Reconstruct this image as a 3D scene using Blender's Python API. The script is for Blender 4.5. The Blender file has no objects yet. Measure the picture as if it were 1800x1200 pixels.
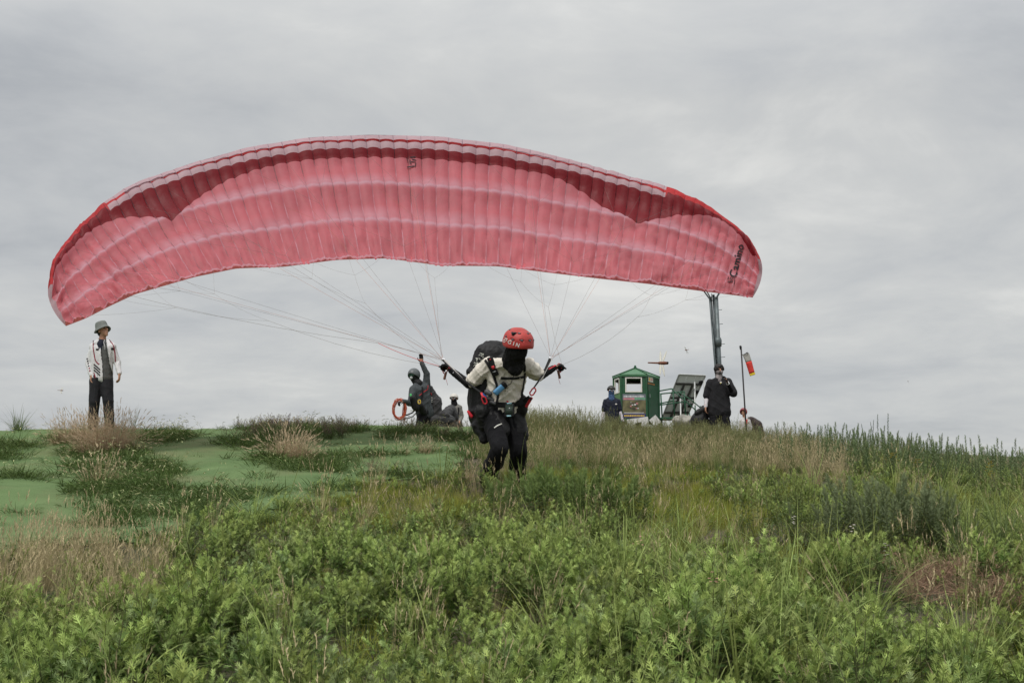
import bpy, bmesh, math, random
import numpy as np
from mathutils import Vector, Matrix, Euler
from mathutils.bvhtree import BVHTree
random.seed(7); rng = np.random.default_rng(11)
R = math.radians
SC = bpy.context.scene
COL = SC.collection

# ------------------------------------------------------------------ camera, sky, sun, exposure
CAMZ, PITCH, FOC = 1.6, R(8.0), 2500.0          # FOC: focal length in pixels of an 1800 px wide frame
cam_d = bpy.data.cameras.new('camera'); cam = bpy.data.objects.new('camera', cam_d); COL.objects.link(cam)
cam_d.sensor_width = 36; cam_d.lens = 50; cam_d.clip_start = 0.1; cam_d.clip_end = 3000
cam.location = (0, 0, CAMZ); cam.rotation_euler = (R(90) + PITCH, 0, 0)
SC.camera = cam
SUN_EL, SUN_AZ = R(58), R(205)                  # azimuth: direction towards the sun, clockwise from +Y
W_ = bpy.data.worlds.new('World'); SC.world = W_; W_.use_nodes = True
nt = W_.node_tree; nt.nodes.clear()
def nd(t, typ, **kw):
    n = t.nodes.new(typ)
    for k, v in kw.items(): setattr(n, k, v)
    return n
def mathn(t, op, a, b=None, c=None, clamp=False):
    n = t.nodes.new('ShaderNodeMath'); n.operation = op; n.use_clamp = clamp
    for i, x in enumerate((a, b, c)):
        if x is None: continue
        if isinstance(x, (int, float)): n.inputs[i].default_value = x
        else: t.links.new(x, n.inputs[i])
    return n.outputs[0]
def ramp(t, fac, stops, interp='LINEAR'):
    n = t.nodes.new('ShaderNodeValToRGB'); cr = n.color_ramp; cr.interpolation = interp
    while len(cr.elements) < len(stops): cr.elements.new(0.5)
    for e, (p, c) in zip(cr.elements, stops):
        e.position = p; e.color = (*c, 1) if len(c) == 3 else c
    t.links.new(fac, n.inputs[0]); return n.outputs[0]
def mixc(t, fac, a, b, blend='MIX'):
    n = t.nodes.new('ShaderNodeMix'); n.data_type = 'RGBA'; n.blend_type = blend
    for s, x in ((n.inputs[0], fac), (n.inputs[6], a), (n.inputs[7], b)):
        if isinstance(x, (int, float)): s.default_value = x
        elif isinstance(x, tuple): s.default_value = (*x, 1) if len(x) == 3 else x
        else: t.links.new(x, s)
    return n.outputs[2]
tc = nd(nt, 'ShaderNodeTexCoord'); sx = nd(nt, 'ShaderNodeSeparateXYZ'); nt.links.new(tc.outputs['Generated'], sx.inputs[0])
zz = mathn(nt, 'ADD', mathn(nt, 'MAXIMUM', sx.outputs[2], 0.0), 0.16)
cx = nd(nt, 'ShaderNodeCombineXYZ')
nt.links.new(mathn(nt, 'DIVIDE', sx.outputs[0], zz), cx.inputs[0]); nt.links.new(mathn(nt, 'DIVIDE', sx.outputs[1], zz), cx.inputs[1])
def wnoise(scale, det, rough, dist, sy=1.0, off=(0, 0, 0), rot=0.0):
    mp = nd(nt, 'ShaderNodeMapping'); nt.links.new(cx.outputs[0], mp.inputs[0])
    mp.inputs['Location'].default_value = off; mp.inputs['Scale'].default_value = (1, sy, 1); mp.inputs['Rotation'].default_value = (0, 0, rot)
    n = nd(nt, 'ShaderNodeTexNoise'); nt.links.new(mp.outputs[0], n.inputs['Vector'])
    n.inputs['Scale'].default_value = scale; n.inputs['Detail'].default_value = det
    n.inputs['Roughness'].default_value = rough; n.inputs['Distortion'].default_value = dist
    return n.outputs['Fac']
n1 = wnoise(0.6, 6, 0.55, 0.35, 1.0, (3.1, 7.7, 0), R(-18)); n2 = wnoise(2.3, 9, 0.6, 0.35, 1.0, (9.3, 1.7, 0), R(-14))
mix12 = mathn(nt, 'ADD', mathn(nt, 'MULTIPLY', n1, 0.62), mathn(nt, 'MULTIPLY', n2, 0.38))
cl = ramp(nt, mix12, [(0.36, (0.415, 0.432, 0.452)), (0.45, (0.52, 0.532, 0.54)), (0.54, (0.61, 0.615, 0.605)), (0.63, (0.77, 0.765, 0.735))])
sky = nd(nt, 'ShaderNodeTexSky', sky_type='NISHITA', sun_disc=False)
sky.sun_elevation = SUN_EL; sky.sun_rotation = SUN_AZ; sky.air_density = 1; sky.dust_density = 1.5
skys = nd(nt, 'ShaderNodeVectorMath', operation='SCALE'); nt.links.new(sky.outputs[0], skys.inputs[0]); skys.inputs['Scale'].default_value = 0.10
fin = mixc(nt, 0.92, skys.outputs[0], cl)
bg = nd(nt, 'ShaderNodeBackground'); nt.links.new(fin, bg.inputs[0])
nt.links.new(mathn(nt, 'ADD', 0.755, mathn(nt, 'MULTIPLY', mathn(nt, 'MAXIMUM', mathn(nt, 'SUBTRACT', sx.outputs[2], 0.3), 0.0), 1.4)), bg.inputs[1])   # an overcast sky is brightest overhead
wo = nd(nt, 'ShaderNodeOutputWorld'); nt.links.new(bg.outputs[0], wo.inputs[0])
sun_d = bpy.data.lights.new('sun', 'SUN'); sun = bpy.data.objects.new('sun', sun_d); COL.objects.link(sun)
sun_d.energy = 1.5; sun_d.angle = R(11); sun_d.color = (1.0, 0.96, 0.9)
sd = Vector((math.sin(SUN_AZ) * math.cos(SUN_EL), math.cos(SUN_AZ) * math.cos(SUN_EL), math.sin(SUN_EL)))
sun.rotation_euler = sd.to_track_quat('Z', 'Y').to_euler()
SC.view_settings.view_transform = 'Standard'; SC.view_settings.look = 'None'
SC.view_settings.exposure = 0.45; SC.view_settings.gamma = 1.0; SC.view_settings.use_curve_mapping = False
SC.render.engine = 'CYCLES'

# ------------------------------------------------------------------ helpers
FW = np.array([0, math.cos(PITCH), math.sin(PITCH)]); UP = np.array([0, -math.sin(PITCH), math.cos(PITCH)]); CAM = np.array([0, 0, CAMZ])
def W(px, py, d):
    """world point at forward distance d whose bearing from the photographer's stand is that of photo pixel px, py"""
    a, b = (px - 900) / FOC, (600 - py) / FOC
    v = np.array([a, 0, 0]) + b * UP + FW
    return CAM + v * (d / v[1])
def proj(P):
    P = np.asarray(P, float) - CAM
    f = P @ FW
    return 900 + FOC * P[..., 0] / f, 600 - FOC * (P @ UP) / f
def nrm(v):
    v = np.asarray(v, float); return v / (np.linalg.norm(v) + 1e-12)

MATS = {}
def mat(name, color, rough=0.75, var=0.12, nscale=8.0, bump=0.0, bscale=60.0, metal=0.0, spec=0.35, dirt=None, sheen=0.0):
    if name in MATS: return MATS[name]
    m = bpy.data.materials.new(name); m.use_nodes = True; t = m.node_tree; p = t.nodes['Principled BSDF']
    tcn = nd(t, 'ShaderNodeTexCoord')
    n = nd(t, 'ShaderNodeTexNoise'); n.inputs['Scale'].default_value = nscale; n.inputs['Detail'].default_value = 5
    t.links.new(tcn.outputs['Object'], n.inputs['Vector'])
    c0 = tuple(min(1, c * (1 - var)) for c in color); c1 = tuple(min(1, c * (1 + var)) for c in color)
    c = ramp(t, n.outputs['Fac'], [(0.3, c0), (0.7, c1)])
    if dirt:
        n2 = nd(t, 'ShaderNodeTexNoise'); n2.inputs['Scale'].default_value = nscale * 0.4; n2.inputs['Detail'].default_value = 8
        t.links.new(tcn.outputs['Object'], n2.inputs['Vector'])
        f = ramp(t, n2.outputs['Fac'], [(0.5, (0, 0, 0)), (0.72, (0.7, 0.7, 0.7))])
        c = mixc(t, f, c, dirt)
    t.links.new(c, p.inputs['Base Color'])
    p.inputs['Roughness'].default_value = rough; p.inputs['Metallic'].default_value = metal
    p.inputs['Specular IOR Level'].default_value = spec
    if sheen: p.inputs['Sheen Weight'].default_value = sheen
    if bump:
        nb = nd(t, 'ShaderNodeTexNoise'); nb.inputs['Scale'].default_value = bscale; nb.inputs['Detail'].default_value = 4
        t.links.new(tcn.outputs['Object'], nb.inputs['Vector'])
        b = nd(t, 'ShaderNodeBump'); b.inputs['Strength'].default_value = bump; b.inputs['Distance'].default_value = 0.01
        t.links.new(nb.outputs['Fac'], b.inputs['Height']); t.links.new(b.outputs[0], p.inputs['Normal'])
    MATS[name] = m; return m

WL = {}
def empty(name, loc, label, cat, group=None, kind=None):
    o = bpy.data.objects.new(name, None); COL.objects.link(o); o.location = tuple(loc); o.empty_display_size = 0.1
    WL[o.name] = np.array(loc, float)
    tag(o, label, cat, group, kind); return o
def tag(o, label=None, cat=None, group=None, kind=None):
    if label: o['label'] = label
    if cat: o['category'] = cat
    if group: o['group'] = group
    if kind: o['kind'] = kind
    return o
def mk(name, V, F, mats, parent=None, midx=None, smooth=True, uv=None, col=None, origin=None, link=True):
    V = np.asarray(V, float)
    o0 = WL[parent.name] if parent is not None else (np.zeros(3) if origin is None else np.asarray(origin, float))
    me = bpy.data.meshes.new(name)
    me.from_pydata((V - o0).tolist(), [], [list(map(int, f)) for f in F])
    if not isinstance(mats, (list, tuple)): mats = [mats]
    for m in mats: me.materials.append(m)
    if midx is not None: me.polygons.foreach_set('material_index', np.asarray(midx, np.int32))
    me.polygons.foreach_set('use_smooth', np.full(len(me.polygons), smooth))
    if uv is not None:
        l = me.uv_layers.new(name='UVMap'); vi = np.empty(len(me.loops), np.int32); me.loops.foreach_get('vertex_index', vi)
        l.data.foreach_set('uv', np.asarray(uv, np.float32)[vi].ravel())
    if col is not None:
        a = me.color_attributes.new('Col', 'FLOAT_COLOR', 'POINT'); c = np.ones((len(V), 4), np.float32); c[:, :3] = col
        a.data.foreach_set('color', c.ravel())
    me.update()
    o = bpy.data.objects.new(name, me)
    if link: COL.objects.link(o)
    if parent is not None: o.parent = parent
    else: o.location = tuple(o0)
    WL[o.name] = o0
    return o
class MB:
    def __init__(s): s.V = []; s.F = []; s.M = []; s.n = 0
    def add(s, V, F, m=0):
        V = np.asarray(V, float); s.V.append(V); s.F += [[i + s.n for i in f] for f in F]; s.M += [m] * len(F); s.n += len(V); return s
    def box(s, c, size, ax=None, m=0, bev=0.0):
        """box centre c, full size, axes ax (3 rows)"""
        ax = np.eye(3) if ax is None else np.asarray(ax, float); h = np.asarray(size, float) / 2
        if bev <= 0:
            V = [np.asarray(c) + (a * h[0]) * ax[0] + (b * h[1]) * ax[1] + (d * h[2]) * ax[2] for a in (-1, 1) for b in (-1, 1) for d in (-1, 1)]
            F = [(0, 1, 3, 2), (4, 6, 7, 5), (0, 4, 5, 1), (2, 3, 7, 6), (0, 2, 6, 4), (1, 5, 7, 3)]
            return s.add(V, F, m)
        bm = bmesh.new(); bmesh.ops.create_cube(bm, size=2.0)
        for v in bm.verts: v.co = Vector((v.co.x * h[0], v.co.y * h[1], v.co.z * h[2]))
        bmesh.ops.bevel(bm, geom=list(bm.edges), offset=bev, segments=2, affect='EDGES', profile=0.6)
        V = np.array([v.co[:] for v in bm.verts]) @ ax + np.asarray(c); F = [[v.index for v in f.verts] for f in bm.faces]; bm.free()
        return s.add(V, F, m)
    def bar(s, p, q, w, h=None, up=(0, 0, 1), m=0):
        p, q = np.asarray(p, float), np.asarray(q, float); d = nrm(q - p)
        u = np.asarray(up, float); u = nrm(u - d * (u @ d)) if abs(nrm(u) @ d) < 0.99 else nrm(np.cross(d, (1, 0, 0))); r = np.cross(d, u)
        return s.box((p + q) / 2, (np.linalg.norm(q - p), w, h or w), (d, r, u), m)
    def tube(s, pts, r, n=8, m=0, cap=True):
        pts = [np.asarray(p, float) for p in pts]; k = len(pts); rr = [r] * k if np.isscalar(r) else r
        V = []; t0 = nrm(pts[1] - pts[0]); u = nrm(np.cross(t0, (0.13, 0.3, 0.95)))
        for i, p in enumerate(pts):
            t = nrm(pts[min(i + 1, k - 1)] - pts[max(i - 1, 0)]); u = nrm(u - t * (u @ t)); w = np.cross(t, u)
            for j in range(n):
                a = 2 * math.pi * j / n; V.append(p + rr[i] * (math.cos(a) * u + math.sin(a) * w))
        F = [(i * n + j, i * n + (j + 1) % n, (i + 1) * n + (j + 1) % n, (i + 1) * n + j) for i in range(k - 1) for j in range(n)]
        if cap: F += [tuple(range(n))[::-1], tuple(range((k - 1) * n, k * n))]
        return s.add(V, F, m)
    def ribbon(s, pts, nors, w, th=0.003, m=0):
        """strap: a flat band with thickness along pts"""
        pts = [np.asarray(p, float) for p in pts]; k = len(pts); V = []
        for i, p in enumerate(pts):
            t = nrm(pts[min(i + 1, k - 1)] - pts[max(i - 1, 0)]); nn = np.asarray(nors[i], float); nn = nrm(nn - t * (nn @ t)); r = np.cross(t, nn)
            ww = w if np.isscalar(w) else w[i]
            for a, b in ((-1, -.2), (1, -.2), (1, 1), (-1, 1)): V.append(p + r * a * ww / 2 + nn * b * th)
        F = [(i * 4 + j, i * 4 + (j + 1) % 4, i * 4 + 4 + (j + 1) % 4, i * 4 + 4 + j) for i in range(k - 1) for j in range(4)]
        F += [(0, 3, 2, 1), ((k - 1) * 4, (k - 1) * 4 + 1, (k - 1) * 4 + 2, (k - 1) * 4 + 3)]
        return s.add(V, F, m)
    def ell(s, c, rad, ax=None, nu=16, nv=10, m=0):
        ax = np.eye(3) if ax is None else np.asarray(ax, float); V = []
        for i in range(nv + 1):
            th = math.pi * i / nv
            for j in range(nu):
                ph = 2 * math.pi * j / nu
                V.append(np.array([math.sin(th) * math.cos(ph) * rad[0], math.sin(th) * math.sin(ph) * rad[1], math.cos(th) * rad[2]]) @ ax + np.asarray(c))
        F = [(i * nu + j, (i + 1) * nu + j, (i + 1) * nu + (j + 1) % nu, i * nu + (j + 1) % nu) for i in range(nv) for j in range(nu)]
        return s.add(V, F, m)
    def cap(s, p, r0, q, r1, n=12, m=0):
        """closed tapered capsule"""
        p, q = np.asarray(p, float), np.asarray(q, float); L = np.linalg.norm(q - p)
        t = nrm(q - p) if L > 1e-6 else np.array([0, 0, 1.]); u = nrm(np.cross(t, (0.3, 0.9, 0.2) if abs(t[1]) < .9 else (1, 0, 0))); w = np.cross(t, u); V = []; rings = []
        for k in range(1, 5): a = math.pi / 2 * k / 4; rings.append((p - t * r0 * math.cos(a), r0 * math.sin(a)))
        for k in range(4, 0, -1): a = math.pi / 2 * k / 4; rings.append((q + t * r1 * math.cos(a), r1 * math.sin(a)))
        for c, rr in rings:
            for j in range(n): a = 2 * math.pi * j / n; V.append(c + rr * (math.cos(a) * u + math.sin(a) * w))
        K = len(rings); F = [(i * n + j, i * n + (j + 1) % n, (i + 1) * n + (j + 1) % n, (i + 1) * n + j) for i in range(K - 1) for j in range(n)]
        b = len(V); V += [p - t * r0, q + t * r1]
        F += [((j + 1) % n, j, b) for j in range(n)] + [((K - 1) * n + j, (K - 1) * n + (j + 1) % n, b + 1) for j in range(n)]
        return s.add(V, F, m)
    def build(s, name, mats, parent=None, smooth=True, origin=None, **kw):
        return mk(name, np.concatenate(s.V), s.F, mats, parent, midx=s.M, smooth=smooth, origin=origin, **kw)

def remesh(mb, voxel, it=3, fac=0.5):
    """one continuous skin round everything in the mesh builder"""
    me = bpy.data.meshes.new('tmp'); me.from_pydata(np.concatenate(mb.V).tolist(), [], mb.F)
    o = bpy.data.objects.new('tmp', me); COL.objects.link(o)
    m = o.modifiers.new('r', 'REMESH'); m.mode = 'VOXEL'; m.voxel_size = voxel
    s = o.modifiers.new('s', 'SMOOTH'); s.factor = fac; s.iterations = it
    dg = bpy.context.evaluated_depsgraph_get(); ev = o.evaluated_get(dg); em = ev.to_mesh()
    V = np.empty(len(em.vertices) * 3); em.vertices.foreach_get('co', V); V = V.reshape(-1, 3)
    NN = np.empty(len(em.vertices) * 3); em.vertex_normals.foreach_get('vector', NN); NN = NN.reshape(-1, 3)
    F = [list(p.vertices) for p in em.polygons]
    ev.to_mesh_clear(); bpy.data.objects.remove(o); bpy.data.meshes.remove(me)
    return V.copy(), F, NN.copy()
def folds(V, N, amp, seed=0, k=18.0, aniso=(1, 1, 1)):
    r = np.random.default_rng(seed); d = np.zeros(len(V)); A = np.array(aniso)
    warp = np.stack([np.sin(V @ r.normal(0, 6, 3) + r.uniform(0, 6)) for _ in range(3)], 1) * 0.05
    for i in range(7):
        w = nrm(r.normal(size=3) * A) * k * r.uniform(0.5, 2.2)
        d += (1 - np.abs(np.sin((V + warp) @ w + r.uniform(0, 6)))) ** 2 / (1 + i * 0.35)
    return V + N * ((d - d.mean()) * amp)[:, None]
def bvh_of(*objs):
    V = []; F = []; n = 0
    for o in objs:
        L = Vector(WL[o.name])
        V += [v.co + L for v in o.data.vertices]; F += [[i + n for i in p.vertices] for p in o.data.polygons]; n = len(V)
    return BVHTree.FromPolygons(V, F)
def snap(b, px, py, off=0.004, d=None):
    """point of a surface seen in the direction of a photo pixel, lifted off it by off"""
    dr = Vector(nrm(W(px, py, 10) - CAM)); h = b.ray_cast(Vector(CAM), dr)
    if h[0] is None: return W(px, py, d), -np.array(dr)
    n = np.array(h[1]); n = n if n @ np.array(dr) < 0 else -n
    return np.array(h[0]) + n * off, n
def strap(b, pix, w, th=0.004, d=None, sub=5, m=0, mb=None, off=0.004):
    pts = []; ns = []
    for (a, c), (e, f) in zip(pix[:-1], pix[1:]):
        for k in range(sub):
            t = k / sub; p, n = snap(b, a + (e - a) * t, c + (f - c) * t, off, d); pts.append(p); ns.append(n)
    p, n = snap(b, *pix[-1], off, d); pts.append(p); ns.append(n)
    for _ in range(2):
        pts = [pts[0]] + [(pts[i - 1] + 2 * pts[i] + pts[i + 1]) / 4 for i in range(1, len(pts) - 1)] + [pts[-1]]
        ns = [ns[0]] + [nrm(ns[i - 1] + 2 * ns[i] + ns[i + 1]) for i in range(1, len(ns) - 1)] + [ns[-1]]
    mb = mb or MB(); mb.ribbon(pts, ns, w, th, m); return mb
def text_pts(txt, bold=0.0, sub=1):
    c = bpy.data.curves.new('t', 'FONT'); c.body = txt; c.align_x = 'CENTER'; c.align_y = 'CENTER'; c.size = 1; c.offset = bold; c.resolution_u = 4
    o = bpy.data.objects.new('t', c); COL.objects.link(o)
    dg = bpy.context.evaluated_depsgraph_get(); em = o.evaluated_get(dg).to_mesh()
    bm = bmesh.new(); bm.from_mesh(em); bmesh.ops.triangulate(bm, faces=bm.faces)
    for _ in range(sub): bmesh.ops.subdivide_edges(bm, edges=bm.edges, cuts=1)
    V = np.array([v.co[:2] for v in bm.verts]); F = [[v.index for v in f.verts] for f in bm.faces]; bm.free()
    o.evaluated_get(dg).to_mesh_clear(); bpy.data.objects.remove(o); bpy.data.curves.remove(c)
    return V, F
def decal(name, b, V2, F, px, py, size, ang, m, parent, off=0.004, d=None, squash=1.0):
    """flat print that follows the surface below it"""
    ca, sa = math.cos(ang), math.sin(ang)
    P = [snap(b, px + size * (x * ca - y * squash * sa), py - size * (x * sa + y * squash * ca), off, d)[0] for x, y in V2]
    return mk(name, P, F, m, parent, smooth=False)

# ------------------------------------------------------------------ ground shape
_gy = np.array([-400, -60, -10, 0, 3, 5.5, 9, 12, 14.5, 17, 20, 22, 23.5, 25, 26.5, 28, 31, 35, 45, 60, 72, 90, 130, 220, 900.])
_gz = np.array([-60, -9, -1.3, 0.05, 0.33, 0.64, 1.2, 1.72, 2.11, 2.51, 2.97, 3.26, 3.43, 3.575, 3.67, 3.735, 3.86, 4.04, 4.55, 5.15, 5.3, 4.6, 0., -20, -120.])
_fy = np.linspace(-400, 900, 13001); _fz = np.interp(_fy, _gy, _gz); _k = np.hanning(17); _k /= _k.sum()
_fz = np.convolve(np.pad(_fz, 8, mode='edge'), _k, mode='valid')
def vnoise(x, y, s, seed=0):
    x = np.asarray(x, float) * s; y = np.asarray(y, float) * s
    xi = np.floor(x).astype(np.int64); yi = np.floor(y).astype(np.int64); fx = x - xi; fy = y - yi
    fx = fx * fx * (3 - 2 * fx); fy = fy * fy * (3 - 2 * fy)
    def h(a, b):
        n = (a * 374761393 + b * 668265263 + seed * 1442695041) & 0xffffffff
        n = ((n ^ (n >> 13)) * 1274126177) & 0xffffffff
        return ((n ^ (n >> 16)) & 0xffff) / 65535.0
    return (h(xi, yi) * (1 - fx) + h(xi + 1, yi) * fx) * (1 - fy) + (h(xi, yi + 1) * (1 - fx) + h(xi + 1, yi + 1) * fx) * fy
def ground(x, y):
    x = np.asarray(x, float); y = np.asarray(y, float)
    z = np.interp(y, _fy, _fz); k = np.clip(y / 25, 0, 1)
    fb = np.clip((y - 27) / 7, 0, 1); k = k * (1 - .75 * fb * fb * (3 - 2 * fb) * (np.abs(x) < 60))
    z = z - k * np.interp(x, [-400, -40, -9, -4, -.5, 1, 2.5, 4, 6, 9, 20, 60, 400], [60, 6, 0.06, 0.0, 0.0, 0.12, .27, .38, .62, 1.08, 2.8, 9, 110])
    w = np.clip(1 - (np.abs(y - 14) - 12) / 8, 0, 1)
    z = z + w * (0.10 * (vnoise(x, y, 0.7, 3) - 0.5) + 0.05 * (vnoise(x, y, 1.9, 4) - 0.5))
    return z
# ------------------------------------------------------------------ ground sheet
def grid_mesh(name, xs, ys, m, zoff=0.0, keep=None, **kw):
    X, Y = np.meshgrid(xs, ys); Z = ground(X, Y) + zoff
    V = np.stack([X, Y, Z], -1).reshape(-1, 3); nx = len(xs)
    i, j = np.meshgrid(np.arange(len(ys) - 1), np.arange(nx - 1), indexing='ij'); a = (i * nx + j).ravel()
    F = np.stack([a, a + 1, a + nx + 1, a + nx], 1)
    if keep is not None: F = F[keep(V[F].mean(1))]
    use = np.unique(F); mp = np.full(len(V), -1); mp[use] = np.arange(len(use))
    return mk(name, V[use], mp[F].tolist(), m, **kw)
def ground_mat():
    m = bpy.data.materials.new('soil'); m.use_nodes = True; t = m.node_tree; p = t.nodes['Principled BSDF']; p.inputs['Roughness'].default_value = 0.95
    g = nd(t, 'ShaderNodeNewGeometry')
    def nz(s, d=6):
        n = nd(t, 'ShaderNodeTexNoise'); n.inputs['Scale'].default_value = s; n.inputs['Detail'].default_value = d; t.links.new(g.outputs['Position'], n.inputs['Vector']); return n.outputs['Fac']
    c = ramp(t, nz(30, 8), [(0.3, (0.045, 0.032, 0.02)), (0.6, (0.12, 0.09, 0.06)), (0.75, (0.2, 0.16, 0.12))])
    c2 = ramp(t, nz(12, 8), [(0.3, (0.03, 0.045, 0.015)), (0.7, (0.07, 0.08, 0.035))])
    f = ramp(t, nz(1.3, 4), [(0.4, (0, 0, 0)), (0.6, (1, 1, 1))])
    t.links.new(mixc(t, f, c, c2), p.inputs['Base Color'])
    b = nd(t, 'ShaderNodeBump'); b.inputs['Strength'].default_value = 0.8; b.inputs['Distance'].default_value = 0.03
    t.links.new(nz(45, 8), b.inputs['Height']); t.links.new(b.outputs[0], p.inputs['Normal']); return m
ys = np.unique(np.concatenate([np.linspace(-400, -20, 20), np.linspace(-20, 0, 15), np.linspace(0, 32, 161), np.linspace(32, 90, 60), np.linspace(90, 900, 40)]))
xs = np.unique(np.concatenate([np.linspace(-400, -20, 16), np.linspace(-20, 20, 161), np.linspace(20, 400, 16)]))
tag(grid_mesh('ground', xs, ys, ground_mat()), kind='structure')

# green netting laid over the take-off slope
def lat_edge(x, y):
    u, v = proj(np.stack([x, y, ground(x, y)], -1))
    lim = np.interp(u, [-400, 0, 150, 300, 450, 520, 640, 780, 850, 870], [985, 975, 965, 950, 915, 890, 860, 842, 800, 740])
    return (u < 862 + 12 * (vnoise(x, y, 1.1, 9) - .5)) & ((v < lim + 26 * (vnoise(x, y, 2.0, 8) - .6) + 14 * (vnoise(x, y, 6.0, 18) - .5)) | (y > 24))
def net_mat():
    m = bpy.data.materials.new('green_netting'); m.use_nodes = True; t = m.node_tree; p = t.nodes['Principled BSDF']; p.inputs['Roughness'].default_value = 0.9
    p.inputs['Specular IOR Level'].default_value = 0.05
    g = nd(t, 'ShaderNodeNewGeometry')
    def nz(s, d=4, st=(1, 1, 1), r=.5):
        mp = nd(t, 'ShaderNodeMapping'); mp.inputs['Scale'].default_value = st; t.links.new(g.outputs['Position'], mp.inputs[0])
        n = nd(t, 'ShaderNodeTexNoise'); n.inputs['Scale'].default_value = s; n.inputs['Detail'].default_value = d; n.inputs['Roughness'].default_value = r; t.links.new(mp.outputs[0], n.inputs['Vector']); return n.outputs['Fac']
    a = ramp(t, nz(2.2, 6), [(0.3, (0.092, 0.148, 0.060)), (0.7, (0.135, 0.200, 0.085))])
    a = mixc(t, ramp(t, nz(0.9, 5), [(0.48, (0, 0, 0)), (0.7, (.75, .75, .75))]), a, (0.155, 0.165, 0.085))
    w = ramp(t, nz(260, 2), [(0.3, (0.6, 0.6, 0.6)), (0.7, (1.25, 1.25, 1.25))])
    t.links.new(mixc(t, 1.0, a, w, 'MULTIPLY'), p.inputs['Base Color'])
    b = nd(t, 'ShaderNodeBump'); b.inputs['Strength'].default_value = 0.7; b.inputs['Distance'].default_value = 0.02
    t.links.new(mathn(t, 'ADD', nz(5, 5), mathn(t, 'MULTIPLY', nz(190, 2), 0.12)), b.inputs['Height']); t.links.new(b.outputs[0], p.inputs['Normal']); return m
net = grid_mesh('netting_mat', np.arange(-14, 0.6, 0.075), np.arange(8, 30, 0.075), net_mat(), 0.012, lambda c: lat_edge(c[:, 0], c[:, 1]))
so = net.modifiers.new('thick', 'SOLIDIFY'); so.thickness = 0.008; so.offset = 1
tag(net, kind='structure')

# ------------------------------------------------------------------ paraglider
S_ = [0.00, .03, .07, .12, .18, .24, .32, .40, .48, .56, .64, .72, .79, .85, .90, .94, .97, .99, 1.00]
LEp = [(86, 502), (90, 465), (108, 434), (141, 395), (187, 353), (240, 322), (333, 288), (434, 260), (540, 242), (650, 237), (770, 240), (885, 255), (990, 279), (1080, 303), (1165, 327), (1235, 356), (1290, 394), (1325, 428), (1337, 457)]
TEp = [(116, 573), (150, 560), (195, 537), (238, 517), (290, 502), (342, 487), (415, 472), (500, 469), (590, 457), (680, 454), (775, 467), (875, 468), (970, 480), (1055, 490), (1140, 499), (1205, 508), (1260, 515), (1300, 520), (1323, 523)]
LEd = [17.5, 17.8, 18.1, 18.4, 18.7, 19.0, 19.35, 19.6, 19.8, 19.95, 20.05, 20.1, 20.1, 20.0, 19.8, 19.6, 19.4, 19.2, 19.0]
TEd = [17.2, 17.3, 17.45, 17.6, 17.75, 17.9, 18.15, 18.35, 18.5, 18.65, 18.8, 18.9, 18.95, 18.95, 18.9, 18.85, 18.8, 18.75, 18.75]
def smooth_interp(s, S, Y):
    S = np.array(S); Y = np.array(Y, float); f = np.linspace(-0.02, 1.02, 521); y = np.interp(f, S, Y)
    y = np.where(f < 0, 2 * Y[0] - np.interp(-f, S, Y), y); y = np.where(f > 1, 2 * Y[-1] - np.interp(2 - f, S, Y), y)
    k = np.hanning(15); k /= k.sum(); y = np.convolve(np.pad(y, 7, mode='edge'), k, mode='valid'); return np.interp(s, f, y)
LEw = np.array([W(p[0], p[1], d) for p, d in zip(LEp, LEd)]); TEw = np.array([W(p[0], p[1], d) for p, d in zip(TEp, TEd)])
def LEf(s): return np.stack([smooth_interp(s, S_, LEw[:, i]) for i in range(3)], -1)
def TEf(s): return np.stack([smooth_interp(s, S_, TEw[:, i]) for i in range(3)], -1)
NC, MS = 64, 5
_sg = np.linspace(0, 1, 2001); _pu, _pv = proj(LEf(_sg)); _w = np.hypot(np.gradient(_pu), np.gradient(_pv)) * (1 + .5 * np.abs(2 * _sg - 1) ** 4)
_tg = np.concatenate([[0], np.cumsum((_w[1:] + _w[:-1]) / 2)]); _tg /= _tg[-1]
def Tof(s): return np.interp(s, _sg, _tg)          # span position -> cell position
def Sof(t): return np.interp(t, _tg, _sg)
def canopy_frame(s, v):
    L, T = LEf(s), TEf(s); e = 1e-3
    P = L * (1 - v)[:, None] + T * v[:, None]
    P2 = LEf(s + e) * (1 - v)[:, None] + TEf(s + e) * v[:, None]
    n = np.cross(P2 - P, T - L); n /= np.linalg.norm(n, axis=1)[:, None]
    n *= np.sign(-(n[:, 1]))[:, None]
    return P, n, P2 - P, T - L
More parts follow.
